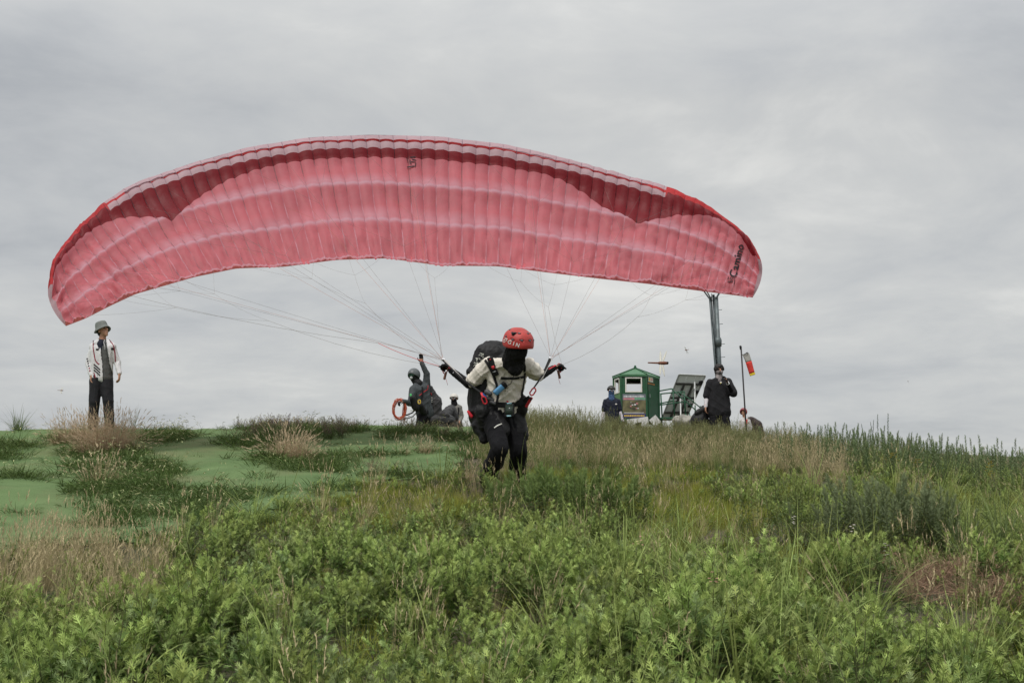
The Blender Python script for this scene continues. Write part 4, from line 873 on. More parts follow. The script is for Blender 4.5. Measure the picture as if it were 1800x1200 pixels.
# woman in black
p5, J5 = backer(30, (1264, 650), (.15, -1, -.02), (1264, 667), (1249, 674), (1279, 673), (1264, 722), (1243, 697, .03), (1240, 715, -.1), (1289, 692, -.1), (1278, 671, -.3), 'person in loose black t-shirt with patterned face scarf and one gloved hand raised', hdirR=(-.35, -.1, .9), hcurl=.4)
s5 = shell('t_shirt', shirt(J5, .96, .03, .9, .11, .7, flare=.025), mat('faded_black_cotton', (.017, .017, .019), .9, .2, 10, .5, 70, spec=.2), p5, .01, .009, 81, 13)
shell('trousers', trousers(J5, 1.0, (.12, .1, .09)), M_black, p5, .011, .006, 82)
r5, f5, u5 = frame_from(J5['f']); h5 = J5['head']
mb = MB(); mb.ell(h5 + u5 * .03 - f5 * .018, (.108, .114, .108), (r5, f5, u5)); mb.ell(h5 - u5 * .02 - f5 * .05, (.09, .07, .09), (r5, f5, u5)); mb.cap(h5 + u5 * .085 + f5 * .05 - r5 * .04, .03, h5 + u5 * .06 + f5 * .085 + r5 * .02, .02); mb.cap(h5 + u5 * .06 + f5 * .07 - r5 * .06, .022, h5 - u5 * .0 + f5 * .05 - r5 * .085, .016)
shell('hair', mb, M_hair, p5, .008, .004, 5, 50); eyes(h5, f5, u5, p5)
mb = MB(); mb.ell(h5 - u5 * .05 + f5 * .014, (.08, .098, .065), (r5, f5, u5)); mb.cap(h5 - u5 * .09, .072, J5['neck'] - u5 * .04, .088)
m = mat('patterned_scarf', (.16, .14, .14), .85, .75, 26, .4, 60, dirt=(.42, .38, .38)); shell('face_scarf', mb, m, p5, .009, .004, 9, 30)
gl = MB(); hand(gl, J5['wrR'], (-.35, -.1, .9), (-1, 0, 0), 1, .4, 1.02, False, 1.4); shell('glove', gl, M_glove, p5, .006)
mb = MB(); w = J5['wrR']; d = nrm(J5['elR'] - w); mb.cap(w + d * .02, .034, w + d * .045, .040); mb.build('white_cuff', M_white, p5)
mb = MB(); e = J5['elR']; mb.cap(J5['shR'] * .3 + e * .7, .056, e, .052); mb.cap(e, .05, w + d * .03, .036); shell('arm_sleeve', mb, M_black, p5, .009)
mb = MB(); e = J5['elL']; mb.cap(e, .048, J5['wrL'], .036); shell('arm_sleeve', mb, mat('pale_sleeve', (.5, .48, .5), .8), p5, .009)
mb = MB(); c, n = snap(bvh_of(s5), 1267, 672, .004, 30); mb.box(c, (.04, .004, .03), bev=.001, m=0); mb.box(c + np.array([0, -.001, -.02]), (.03, .004, .018), bev=.001, m=1); mb.build('print', [M_wp, mat('yellow_print', (.6, .5, .06), .6)], p5)
mb = MB(); mb.cap(W(1238, 722, 30.1), .12, W(1230, 738, 30.1), .19); mb.cap(W(1230, 740, 30.1), .2, W(1236, 758, 30.2), .2); mb.cap(W(1240, 716, 30.0), .05, W(1226, 726, 30.), .07)
V, F, N = remesh(mb, .012); V = folds(V, N, .012, 15, 12); o = mk('harness_bag', V, F, M_packb, origin=W(1232, 745, 30)); tag(o, 'black harness bag slumped beside the person in loose black t-shirt', 'bag')
# far person in red helmet
p6, J6 = backer(48, (1307, 724.5), (-.45, -.9, 0), (1309, 735), (1303, 740), (1316, 740), (1311, 762), (1301, 750), (1299, 760, -.1), (1320, 750), (1318, 760), 'person in dark red helmet and white shirt low behind the crest at right')
s6 = shell('jacket', shirt(J6, 1.0, .02, 1.9, .07, .6), mat('off_white_cloth', (.5, .48, .47), .85, .1), p6, .011, .005, 91); shell('trousers', trousers(J6), M_black, p6, .012, .004, 92)
r6, f6, u6 = frame_from(J6['f']); full_helmet(J6['head'], r6, f6, u6, mat('maroon_helmet', (.22, .035, .04), .4, .12), p6, .98, 1.1, 2.3)
strap(bvh_of(s6), [(1313, 737), (1312, 744), (1311, 750)], .04, .006, 48).build('shoulder_strap', M_redw, p6, smooth=False)
mb = MB(); mb.cap(W(1320, 739, 48.3), .15, W(1328, 748, 48.4), .24); mb.cap(W(1328, 750, 48.4), .24, W(1332, 764, 48.4), .24); V, F, N = remesh(mb, .016); V = folds(V, N, .012, 16, 10)
o = mk('backpack_harness', V, F, mat('dark_brown_nylon', (.04, .028, .026), .7, .4, 6, .5, 40), origin=W(1328, 755, 48.4)); tag(o, 'dark brown pack on the back of the person in dark red helmet', 'harness')
# ------------------------------------------------------------------ booth, platform, solar panel, mast, windsock
M_green = mat('green_painted_metal', (.018, .085, .038), .5, .14, 4, .1, 30, dirt=(.07, .085, .06)); M_greenl = mat('light_green_paint', (.085, .19, .075), .5, .12, 4)
M_roof = mat('green_roof_sheet', (.05, .155, .07), .45, .15, 3, dirt=(.08, .17, .09)); M_frame = mat('white_window_frame', (.68, .66, .60), .5, .05); M_inner = mat('dark_booth_interior', (.045, .045, .05), .8, .2)
M_ggrey = mat('green_rail_paint', (.02, .085, .045), .5, .15, 10); M_conc = mat('white_painted_board', (.6, .6, .58), .7, .1, 3, dirt=(.4, .39, .36))
DB = 60.0; bc = W(1115, 737, DB); bc[1] = DB + .9; g_b = float(ground(bc[0], DB + .9)); zb = W(1115, 735, DB)[2]; zt = W(1115, 659.5, DB)[2]
bo = empty('lookout_booth', (bc[0], bc[1], g_b), 'small green hexagonal metal booth with white framed windows and poster', 'booth')
wc = [W(1079, 735, 60.7)[:2], W(1092, 735, 59.75)[:2], W(1137, 735, 59.75)[:2], W(1159, 735, 60.8)[:2], W(1148, 735, 61.9)[:2], W(1090, 735, 61.9)[:2]]
wc = [np.array([p[0], p[1]]) for p in wc]; H_ = zt - zb; cen = sum(wc) / 6
WB, WT = zb + H_ * .59, zb + H_ * .94
for i in range(6):
    a, b = wc[i], wc[(i + 1) % 6]; L = np.linalg.norm(b - a); t = (b - a) / L; n = np.array([t[1], -t[0]]); n = n if n @ (a - cen) > 0 else -n
    T3, N3 = np.array([*t, 0]), np.array([*n, 0]); A = np.array([*a, 0.]); door = i == 2
    def bx(mb, u0, u1, z0, z1, d0=-.04, d1=0.0, m=0): mb.box(A + T3 * (u0 + u1) / 2 + N3 * (d0 + d1) / 2 + np.array([0, 0, (z0 + z1) / 2]), (u1 - u0, d1 - d0, z1 - z0), (T3, N3, (0, 0, 1)), m)
    w0, w1 = (.17 * L, .83 * L) if not door else (None, None)
    mb = MB()
    if door:
        bx(mb, 0, L, zb, zt); bx(mb, .0, L, zb, zt, -.05, -.041, 1)
    else:
        bx(mb, 0, w0, zb, zt); bx(mb, w1, L, zb, zt); bx(mb, w0, w1, zb, WB); bx(mb, w0, w1, WT, zt)
        bx(mb, 0, w0, zb, zt, -.05, -.041, 1); bx(mb, w1, L, zb, zt, -.05, -.041, 1); bx(mb, w0, w1, zb, WB, -.05, -.041, 1); bx(mb, w0, w1, WT, zt, -.05, -.041, 1)
    for k in range(int(L / .11)):
        x = .05 + k * .11
        for (z0, z1) in (((zb, zt),) if door or x < w0 or x > w1 else ((zb, WB), (WT, zt))): bx(mb, x - .008, x + .008, z0 + .01, z1 - .01, .0, .008)
    wall = mb.build('wall', [(M_greenl if i == 0 else M_green), M_inner], bo, smooth=False)
    mb = MB(); mb.bar(A + np.array([0, 0, zb - .03]) + N3 * 0, A + np.array([0, 0, zt]), .07, .07); mb.build('corner_post', M_green, bo, smooth=False)
    if not door:
        mb = MB(); e = .05
        bx(mb, w0, w1, WB, WB + e, -.03, .02); bx(mb, w0, w1, WT - e, WT, -.03, .02); bx(mb, w0, w0 + e, WB + e, WT - e, -.03, .02); bx(mb, w1 - e, w1, WB + e, WT - e, -.03, .02); wf = mb.build('window', M_frame, bo, smooth=False)
    if i == 1:
        mb = MB(); bx(mb, .06 * L, .96 * L, zb - .0, zb + H_ * .55, .022, .036, 0); ps = mb.build('poster', mat('poster_olive_photo', (.13, .12, .06), .5, .6, 3.5), bo, smooth=False)
        cs = dict(navy=mat('poster_navy', (.03, .035, .14), .5), pink=mat('poster_pink', (.6, .22, .24), .5), gr=mat('poster_green', (.15, .42, .22), .5), wh=mat('poster_white', (.62, .62, .62), .5), yel=mat('poster_yellow', (.62, .42, .06), .5), dk=mat('poster_dark', (.04, .035, .035), .5), slate=mat('poster_slate', (.16, .18, .2), .5, .3, 6))
        keys = list(cs); mb = MB(); P0, P1, Q0, Q1 = .06 * L, .96 * L, zb - .0, zb + H_ * .55; rr_ = np.random.default_rng(2)
        def pr(x0, x1, y0, y1, c, lay=0): bx(mb, P0 + (P1 - P0) * x0, P0 + (P1 - P0) * x1, Q0 + (Q1 - Q0) * y0, Q0 + (Q1 - Q0) * y1, .0365 + .003 * lay, .0385 + .003 * lay, keys.index(c))
        pr(0, 1, .0, .17, 'navy'); pr(0, 1, .74, 1, 'slate')
        x = .05
        while x < .9: w = rr_.uniform(.02, .055); pr(x, x + w, .86, .93, 'wh', 1); x += w + .02
        x = .04
        while x < .5: w = rr_.uniform(.03, .06); pr(x, x + w, .76, .83, 'pink', 1); x += w + .012
        while x < .93: w = rr_.uniform(.03, .06); pr(x, x + w, .77, .84, 'gr', 1); x += w + .015
        x = .06
        while x < .92: w = rr_.uniform(.015, .04); pr(x, x + w, .19, .225, 'wh', 0); x += w + .015
        x = .06
        while x < .95: w = rr_.uniform(.03, .07); pr(x, x + w, .05, .12, 'yel', 1); x += w + .02
        for k in range(16): x, y = rr_.uniform(.3, .65), rr_.uniform(.36, .62); pr(x, x + rr_.uniform(.04, .12), y, y + rr_.uniform(.02, .06), ('dk', 'dk', 'wh', 'pink')[k % 4], k % 3 + .1 * k / 16)
        mb.build('poster_print', [cs[k] for k in keys], ps, smooth=False)
    if door:
        mb = MB()
        bx(mb, .12 * L, .5 * L, zt - .28, zt - .05, .012, .022, 0); d_ = mb.build('sign', mat('pale_sign', (.55, .55, .45), .5, .1), bo, smooth=False)
        mb = MB(); bx(mb, .16 * L, .25 * L, zt - .24, zt - .1, .023, .027, 0); bx(mb, .3 * L, .44 * L, zt - .2, zt - .14, .023, .027, 1); mb.build('sign_mark', [cs['yel'], cs['pink']], d_, smooth=False)
        mb = MB()
        for k in range(7): bx(mb, (.1 + .08 * k) * L, (.15 + .08 * k) * L, zt - .38, zt - .33, .012, .018)
        mb.build('lettering', mat('orange_lettering', (.5, .2, .05), .5), bo, smooth=False)
        mb = MB(); bx(mb, .42 * L, .58 * L, zb + H_ * .26, zb + H_ * .56, .012, .022, 0); bx(mb, .42 * L, .58 * L, zb + H_ * .20, zb + H_ * .258, .012, .022, 1); bx(mb, .46 * L, .54 * L, zb + H_ * .36, zb + H_ * .5, .023, .027, 2); mb.build('notice', [cs['wh'], cs['yel'], cs['dk']], bo, smooth=False)
        mb = MB(); bx(mb, .1 * L, .8 * L, zb + .02, zt - .42, .009, .03, 0); dr_ = mb.build('door', M_green, bo, smooth=False)
        mb = MB(); bx(mb, .15 * L, .2 * L, zb + H_ * .48, zb + H_ * .56, .031, .06, 0); mb.build('handle', M_steel, dr_, smooth=False)
# roof: six sheets up to a finial
apex = np.array([cen[0] + .0, cen[1], W(1106, 647, 60.8)[2]])
for i in range(6):
    def ev(p, s, z): q = cen + (p - cen) * s; return np.array([q[0], q[1], z])
    a, b = wc[i], wc[(i + 1) % 6]; mb = MB(); V = [ev(a, 1.05, zt + .01), ev(b, 1.05, zt + .01), apex, ev(a, 1.05, zt - .07), ev(b, 1.05, zt - .07), apex - np.array([0, 0, .08])]
    mb.add(V, [(0, 1, 2), (3, 5, 4), (0, 3, 4, 1), (1, 4, 5, 2), (2, 5, 3, 0)]); mb.build('roof_sheet', M_roof, bo, smooth=False)
    mb = MB(); mb.tube([ev(a, 1.06, zt + .02), apex + np.array([0, 0, .02])], .025, 6); mb.build('roof_ridge', M_green, bo)
mb = MB(); mb.cap(apex, .07, apex + np.array([0, 0, .08]), .05); mb.build('finial', M_ggrey, bo)
mb = MB(); V = [np.array([*(cen + (p - cen) * 1.03), z]) for z in (zb - .12, zb - .02) for p in wc]; mb.add(V, [tuple(range(6))[::-1], tuple(range(6, 12))] + [(i, (i + 1) % 6, (i + 1) % 6 + 6, i + 6) for i in range(6)]); mb.build('floor_slab', M_ggrey, bo, smooth=False)
mb = MB()
for p in wc: mb.bar(np.array([*p, g_b - .2]), np.array([*p, zb - .1]), .09, .09)
mb.build('stand_legs', M_ggrey, bo, smooth=False)

# platform and stairs with railing
rl = empty('stair_railing', (W(1190, 740, 60)[0], 60.3, float(ground(7, 60.3))), 'green tubular railing and stair beside the booth in front of the tilted panel', 'railing')
D_ = 60.2
def Wd(px, py, d=D_): return W(px, py, d)
rails = [[(1159, 687), (1180, 683), (1184, 684)], [(1161, 692), (1182, 690), (1184, 689)], [(1160, 709), (1183, 704)], [(1160, 711.5), (1204, 706)], [(1184, 690), (1202, 688), (1204, 690)]]
for pix in rails: MB().tube([Wd(*p) for p in pix], .028, 6).build('rail', M_ggrey, rl)
for pix in ([(1161.5, 691), (1164, 735)], [(1183, 688), (1186, 735)], [(1202.5, 688), (1205.5, 735)]): MB().tube([Wd(*p) for p in pix], .032, 6).build('post', M_ggrey, rl)
for pix in ([(1180, 683), (1211, 710), (1232, 729)], [(1192, 688), (1214, 702), (1238, 722)], [(1204, 727), (1216, 738)]): MB().tube([Wd(p[0], p[1], D_ - .4) for p in pix], .024, 6).build('rail', M_ggrey, rl)
for pix in ([(1231, 713), (1231.5, 726)], [(1222, 712), (1222.5, 735)], [(1212, 725), (1213, 737)]): MB().tube([Wd(p[0], p[1], D_ - .4) for p in pix], .022, 6).build('post', M_ggrey, rl)
mb = MB(); mb.bar(Wd(1160, 736), Wd(1208, 736), .9, .07); mb.build('deck', M_ggrey, rl, smooth=False)
for k in range(6):
    mb = MB(); c = Wd(1209 + 4 * k, 738 + 4 * k, D_ - .05); mb.box(c, (.22, .8, .03)); mb.build('tread', M_ggrey, rl, smooth=False)
mb = MB()
for px in (1163, 1186, 1205): q = Wd(px, 737); mb.bar(np.array([q[0], q[1], float(ground(q[0], q[1])) - .1]), q, .07, .07)
mb.build('deck_legs', M_ggrey, rl, smooth=False)

# tilted solar panel seen from below
sp_ = empty('solar_panel', (W(1200, 735, 61)[0], 62, float(ground(7.2, 62))), 'large tilted solar panel array on posts seen from its grey underside', 'solar panel')
c00, c10, c11, c01 = W(1164, 734, 62.4), W(1207, 733, 62.4), W(1240, 660, 61.4), W(1193.5, 658, 61.4)
ex = nrm(c10 - c00); ey = nrm(c01 - c00); nn = nrm(np.cross(ex, ey)); nn = nn if nn[1] < 0 else -nn
def bl(u, v): return (c00 * (1 - u) + c10 * u) * (1 - v) + (c01 * (1 - u) + c11 * u) * v
M_pan = mat('grey_panel_back', (.66, .69, .65), .6, .08, 3, dirt=(.52, .55, .50)); M_pf = mat('aluminium_frame', (.42, .43, .42), .4, .1, metal=.3); M_beam = mat('dark_steel_beam', (.055, .055, .05), .6, .2)
for r in range(3):
    for c in range(3):
        u0, u1, v0, v1 = c / 3 + .006, (c + 1) / 3 - .006, (0, .42, .80)[r] + .006, (.42, .80, 1)[r] - .006; P4 = [bl(u0, v0), bl(u1, v0), bl(u1, v1), bl(u0, v1)]
        mb = MB(); mb.add([p + nn * .0 for p in P4] + [p - nn * .04 for p in P4], [(0, 1, 2, 3), (7, 6, 5, 4), (0, 4, 5, 1), (1, 5, 6, 2), (2, 6, 7, 3), (3, 7, 4, 0)]); mb.build('panel', [M_pan], sp_, smooth=False)
mb = MB()
for a, b in (((0, 0), (1, 0)), ((1, 0), (1, 1)), ((1, 1), (0, 1)), ((0, 1), (0, 0))): mb.bar(bl(*a), bl(*b), .06, .06, up=nn)
mb.build('frame', M_pf, sp_, smooth=False)
for a, b in (((.335, 0), (.335, .8)), ((.665, 0), (.665, .8)), ((0, .80), (1, .80)), ((.02, .13), (.98, .13)), ((.02, .47), (.98, .47))): mb = MB(); mb.bar(bl(*a) + nn * .05, bl(*b) + nn * .05, .09, .06, up=nn); mb.build('beam', M_beam, sp_, smooth=False)
for (u, v) in ((.92, .85), (.93, .62), (.90, .3)): mb = MB(); mb.box(bl(u, v) + nn * .07, (.16, .16, .08), (ex, ey, nn), bev=.02); mb.build('junction_box', M_packb, sp_)
for px, t in ((1221, 671), (1238, 668), (1196, 700)):
    q = W(px, t, 61.2); g = float(ground(q[0], q[1])); mb = MB(); mb.tube([np.array([q[0], q[1], g - .1]), q], .035, 8); mb.build('post', M_pf, sp_)
mb = MB(); mb.tube([bl(.92, .85) + nn * .1, W(1215, 690, 61), W(1210, 706, 61), bl(.9, .3) + nn * .1], .012, 5); mb.build('cable', M_packb, sp_)
# white painted trailer box below, slanted boards
tr = empty('white_boards', (W(1130, 745, 57)[0], 57, float(ground(5.3, 57))), 'white painted boards lying in the grass in front of the green booth', 'boards')
for (a, b, w) in (((1103, 746), (1140, 741), .42), ((1146, 744), (1157, 735), .36), ((1118, 750), (1128, 748), .3)):
    mb = MB(); mb.bar(W(*a, 57), W(*b, 57), .06, w); mb.build('board', M_conc, tr, smooth=False)
mb = MB(); q = W(1130, 752, 57.1); mb.box((q[0], q[1], (q[2] + float(ground(q[0], 57))) / 2), (1.2, .1, max(.2, q[2] - float(ground(q[0], 57)) + .2))); mb.build('trestle', M_conc, tr, smooth=False)
o = MB().cap(W(1194, 742, 55), .28, W(1209, 744, 55), .34, 16); V, F, N = remesh(o, .04); V = folds(V, N, .05, 4, 5); o = mk('boulder', V, F, mat('pale_grey_rock', (.26, .25, .22), .9, .3, 4, .8, 20), origin=W(1200, 745, 55)); tag(o, 'pale grey boulder half hidden in the grass below the tilted panel', 'boulder')
# mast: three pipes with a crown of brackets
DM = 56.0; M_pipe = mat('galvanised_pipe', (.13, .155, .16), .5, .2, 6, .1, 20, metal=.4, dirt=(.12, .13, .13))
ms = empty('mast', (W(1262, 700, DM)[0], DM, float(ground(8.2, DM))), 'tall grey mast of three bundled pipes rising behind the person in black', 'mast')
gm = float(ground(8.2, DM)); tops = [(1248.5, 522, 0), (1254, 518, .15), (1258.5, 522, -.03)]; bots = [(1258, 640, 0), (1262, 640, .12), (1264.5, 640, -.03)]
for (tx, ty, td), (bx_, by_, bd), rr in zip(tops, bots, (.062, .05, .088)):
    a, b = W(tx, ty, DM + td), W(bx_, by_, DM + bd); dn = (b - a) / (a[2] - b[2]); c = b + dn * (b[2] - gm + .1); mb = MB(); mb.tube([a, b, c], rr, 12); mb.build('pipe', M_pipe, ms)
a = W(1262.5, 598, DM - .03); mb = MB(); mb.tube([a + np.array([0, 0, -.25]), a + np.array([-.01, 0, .0]), a + np.array([-.01, 0, .1])], [.13, .15, .12], 12); mb.build('collar', M_pipe, ms)
for y, x in ((545, 1259.5), (570, 1261), (605, 1264.5), (628, 1265)): a = W(x, y, DM); MB().tube([a, a + np.array([.22, 0, .02])], .012, 5).build('step_peg', M_pipe, ms)
for sg in (-1, 1):
    for dd in (-.25, .25): a = W(1253.5, 527, DM); MB().tube([a + np.array([sg * .05, dd * .2, -.05]), a + np.array([sg * .16, dd * .6, .12]), a + np.array([sg * .34, dd, .42])], .03, 6).build('bracket', M_pipe, ms)
mb = MB(); a = W(1253.5, 514, DM); mb.box(a + np.array([0, 0, .12]), (.8, .6, .06), bev=.01); mb.build('head_plate', M_pipe, ms)
mb = MB(); pts = [W(1251, 516, DM - .1), W(1251, 560, DM - .1), W(1256, 600, DM - .1), W(1259, 640, DM - .1)]; mb.tube(pts, .015, 5); mb.build('cable', M_packb, ms)
# windsock
DW = 42.0; ws = empty('windsock', (W(1308, 720, DW)[0], DW, float(ground(7, DW))), 'hanging white, red and yellow windsock on a thin black pole', 'windsock')
t_, b_ = W(1302.5, 609, DW), W(1309.3, 716, DW); dn = (b_ - t_) / (t_[2] - b_[2]); g = b_ + dn * (b_[2] - float(ground(b_[0], DW)) + .1)
MB().tube([t_, b_, g], .024, 8).build('pole', mat('black_pole', (.02, .016, .016), .5), ws); mb = MB(); mb.cap(W(1301.6, 609, DW), .035, W(1302, 613, DW), .03); mb.build('pole_cap', M_packb, ws)
MB().tube([W(1303.5, 623.5, DW), W(1308, 623, DW), W(1314, 619, DW)], .012, 6).build('swivel_arm', M_packb, ws)
axis = nrm(W(1323, 658.5, DW) - W(1310.5, 622, DW)); sx_ = nrm(np.cross(axis, (0, 1, 0))); sy_ = np.cross(axis, sx_); L0 = np.linalg.norm(W(1324, 658, DW) - W(1311, 622, DW))
MB().tube([W(1310.8, 622, DW) + (sx_ * math.cos(a) * .085 + sy_ * math.sin(a) * .085) for a in np.linspace(0, 2 * math.pi, 17)], .009, 6, cap=False).build('hoop', M_packb, ws)
def sock(t0, t1, m):
    V = []; n = 20; K = 6
    for i in range(K + 1):
        t = t0 + (t1 - t0) * i / K; c = W(1310.8, 622, DW) + axis * L0 * t; r = .088 - .012 * t
        for j in range(n): a = 2 * math.pi * j / n; rr = r * (1 + .09 * math.sin(3 * a + 5 * t)) * (1 - .25 * t * abs(math.sin(a))); V.append(c + sx_ * math.cos(a) * rr * 1.12 + sy_ * math.sin(a) * rr * .7)
    o = mk('sock_band', V, [(i * n + j, i * n + (j + 1) % n, (i + 1) * n + (j + 1) % n, (i + 1) * n + j) for i in range(K) for j in range(n)], m, ws); s = o.modifiers.new('t', 'SOLIDIFY'); s.thickness = .003
sock(0, .38, mat('grey_white_sock', (.36, .35, .32), .8, .1)); sock(.38, .93, mat('red_sock', (.55, .045, .035), .8, .12)); sock(.93, 1.03, mat('yellow_sock', (.6, .45, .03), .8, .1))
# dragonflies on the wing
M_wing = bpy.data.materials.new('dragonfly_wing'); M_wing.use_nodes = True; p_ = M_wing.node_tree.nodes['Principled BSDF']; p_.inputs['Base Color'].default_value = (.62, .6, .5, 1); p_.inputs['Alpha'].default_value = .6; p_.inputs['Roughness'].default_value = .3
M_dbody = mat('red_brown_insect', (.14, .045, .02), .5, .3, 400)
def dragonfly(c, k, label, yaw=0.0, grp=None):
    e = empty('dragonfly', c, label, 'dragonfly', grp); X = np.array([math.cos(yaw), math.sin(yaw), 0]); Y = np.array([-math.sin(yaw), math.cos(yaw), 0]); Z = np.array([0, 0, 1.])
    mb = MB(); mb.cap(c + X * .012 * k, .0042 * k, c - X * .001 * k, .0038 * k); mb.cap(c - X * .001 * k, .0022 * k, c - X * .028 * k + Z * .001 * k, .0016 * k); mb.cap(c + X * .016 * k, .0036 * k, c + X * .0175 * k, .0036 * k); mb.build('body', M_dbody, e)
    mb = MB(); [mb.ell(c + X * .018 * k + Y * s * .003 * k + Z * .001, (.0026 * k,) * 3, None, 10, 8) for s in (-1, 1)]; mb.build('eye', M_eye, e)
    for (dx, up, sy) in ((.35, 1, .35), (.05, 1, .5), (.1, -1, -.35), (-.1, -1, -.5)):
        d = nrm(X * dx + Z * up * .9 + Y * sy); r0 = c + X * (.006 if dx > .06 else .002) * k; w = X * .0042 * k; V = []; n = 9
        for i in range(n): t = i / (n - 1); ww = math.sin(math.pi * (t * .86 + .1)) ** .6; V += [r0 + d * .036 * k * t - w * ww * .7, r0 + d * .036 * k * t + w * ww * .5]
        o = mk('wing', V, [(2 * i, 2 * i + 1, 2 * i + 3, 2 * i + 2) for i in range(n - 1)], M_wing, e); s = o.modifiers.new('t', 'SOLIDIFY'); s.thickness = .0003 * k
dragonfly(W(1160, 638, 3.4), 1.0, 'brown dragonfly flying close by above the green booth')
dragonfly(W(1207, 615, 12.5), 1.0, 'tiny distant dragonfly to the right of the near brown dragonfly', 2.2)
dragonfly(W(107, 686, 12.5), 1.0, 'tiny dragonfly low in the sky left of the man in bucket hat', .3)
dragonfly(W(1596, 670, 16), 1.0, 'faint tiny dragonfly over the right side of the hill', 1.2)
# ------------------------------------------------------------------ plants
def leaf_mat(name, trw=0.3, rough=.55, inst=True, hue=.02, val=.25):
    m = bpy.data.materials.new(name); m.use_nodes = True; t = m.node_tree; p = t.nodes['Principled BSDF']; out = t.nodes['Material Output']
    a = nd(t, 'ShaderNodeVertexColor', layer_name='Col'); oi = nd(t, 'ShaderNodeObjectInfo'); hs = nd(t, 'ShaderNodeHueSaturation')
    g = nd(t, 'ShaderNodeNewGeometry'); nz = nd(t, 'ShaderNodeTexNoise'); nz.inputs['Scale'].default_value = .9; nz.inputs['Detail'].default_value = 3; t.links.new(g.outputs['Position'], nz.inputs['Vector'])
    rnd = mathn(t, 'ADD', mathn(t, 'MULTIPLY', oi.outputs['Random'], .7 if inst else 0.0), mathn(t, 'MULTIPLY', nz.outputs['Fac'], .8))
    t.links.new(mathn(t, 'ADD', 1 - val * .7, mathn(t, 'MULTIPLY', rnd, val)), hs.inputs['Value'])
    t.links.new(mathn(t, 'ADD', .5 - hue * .7, mathn(t, 'MULTIPLY', rnd, hue)), hs.inputs['Hue'])
    t.links.new(a.outputs['Color'], hs.inputs['Color']); t.links.new(hs.outputs[0], p.inputs['Base Color']); p.inputs['Roughness'].default_value = rough; p.inputs['Specular IOR Level'].default_value = .12
    tr = nd(t, 'ShaderNodeBsdfTranslucent'); t.links.new(hs.outputs[0], tr.inputs[0]); mx = nd(t, 'ShaderNodeMixShader'); mx.inputs[0].default_value = trw
    t.links.new(p.outputs[0], mx.inputs[1]); t.links.new(tr.outputs[0], mx.inputs[2]); t.links.new(mx.outputs[0], out.inputs[0]); return m
M_leaf = leaf_mat('leaf', .22, .6, val=.45, hue=.03); M_dry = leaf_mat('dry_grass', .2, .7, hue=.01)
class PL:
    def __init__(s): s.V = []; s.F = []; s.C = []
    def blade(s, p, d, L, w, droop, n=4, c0=(.1, .15, .05), c1=None, side=None, taper=1.0):
        """arching ribbon"""
        c1 = c1 if c1 is not None else c0; d = nrm(d); side = nrm(np.cross(d, (0, 0, 1)) if side is None and abs(d[2]) < .98 else (side if side is not None else (1, 0, 0)))
        b = len(s.V); q = np.array(p, float); st = L / n
        for i in range(n + 1):
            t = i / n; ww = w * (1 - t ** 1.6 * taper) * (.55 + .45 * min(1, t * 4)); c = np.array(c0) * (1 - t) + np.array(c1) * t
            if i == n: s.V.append(q.copy()); s.C.append(c)
            else: s.V += [q - side * ww / 2, q + side * ww / 2]; s.C += [c, c]
            q = q + d * st; d = nrm(d + np.array([0, 0, -droop / n]))
        for i in range(n - 1): s.F.append((b + 2 * i, b + 2 * i + 1, b + 2 * i + 3, b + 2 * i + 2))
        s.F.append((b + 2 * n - 2, b + 2 * n - 1, b + 2 * n)); return q, d
    def dia(s, p, d, nrm_, L, w, c):
        d = nrm(d); sd = nrm(np.cross(d, nrm_)); b = len(s.V); p = np.array(p)
        s.V += [p, p + d * L * .45 - sd * w / 2, p + d * L, p + d * L * .45 + sd * w / 2]; s.C += [c, c, c, c]; s.F.append((b, b + 1, b + 2, b + 3))
    def mugleaf(s, p, d, up, L, c, r):
        """deeply lobed leaf"""
        d = nrm(d); n = nrm(np.cross(np.cross(d, up), d)); sd = nrm(np.cross(d, n)); s.dia(p, d + n * .08, n, L, L * .135, c)
        for t, l, a in ((.25, .42, .8), (.48, .46, .62), (.68, .34, .5)):
            for g in (-1, 1): s.dia(np.array(p) + d * L * t, d * math.cos(a) + sd * g * math.sin(a) + n * r.uniform(-.1, .25), n, L * l * 1.05, L * .088, c * r.uniform(.92, 1.08))
    def stem(s, p, q, w, c):
        p, q = np.array(p, float), np.array(q, float); d = nrm(q - p); x = nrm(np.cross(d, (.3, .9, .1))); y = np.cross(d, x); b = len(s.V)
        for a in range(3): u = x * math.cos(a * 2.094) + y * math.sin(a * 2.094); s.V += [p + u * w, q + u * w * .6]; s.C += [c, c]
        for a in range(3): s.F.append((b + 2 * a, b + 2 * ((a + 1) % 3), b + 2 * ((a + 1) % 3) + 1, b + 2 * a + 1))
    def arr(s): return np.array(s.V), s.F, np.array(s.C)
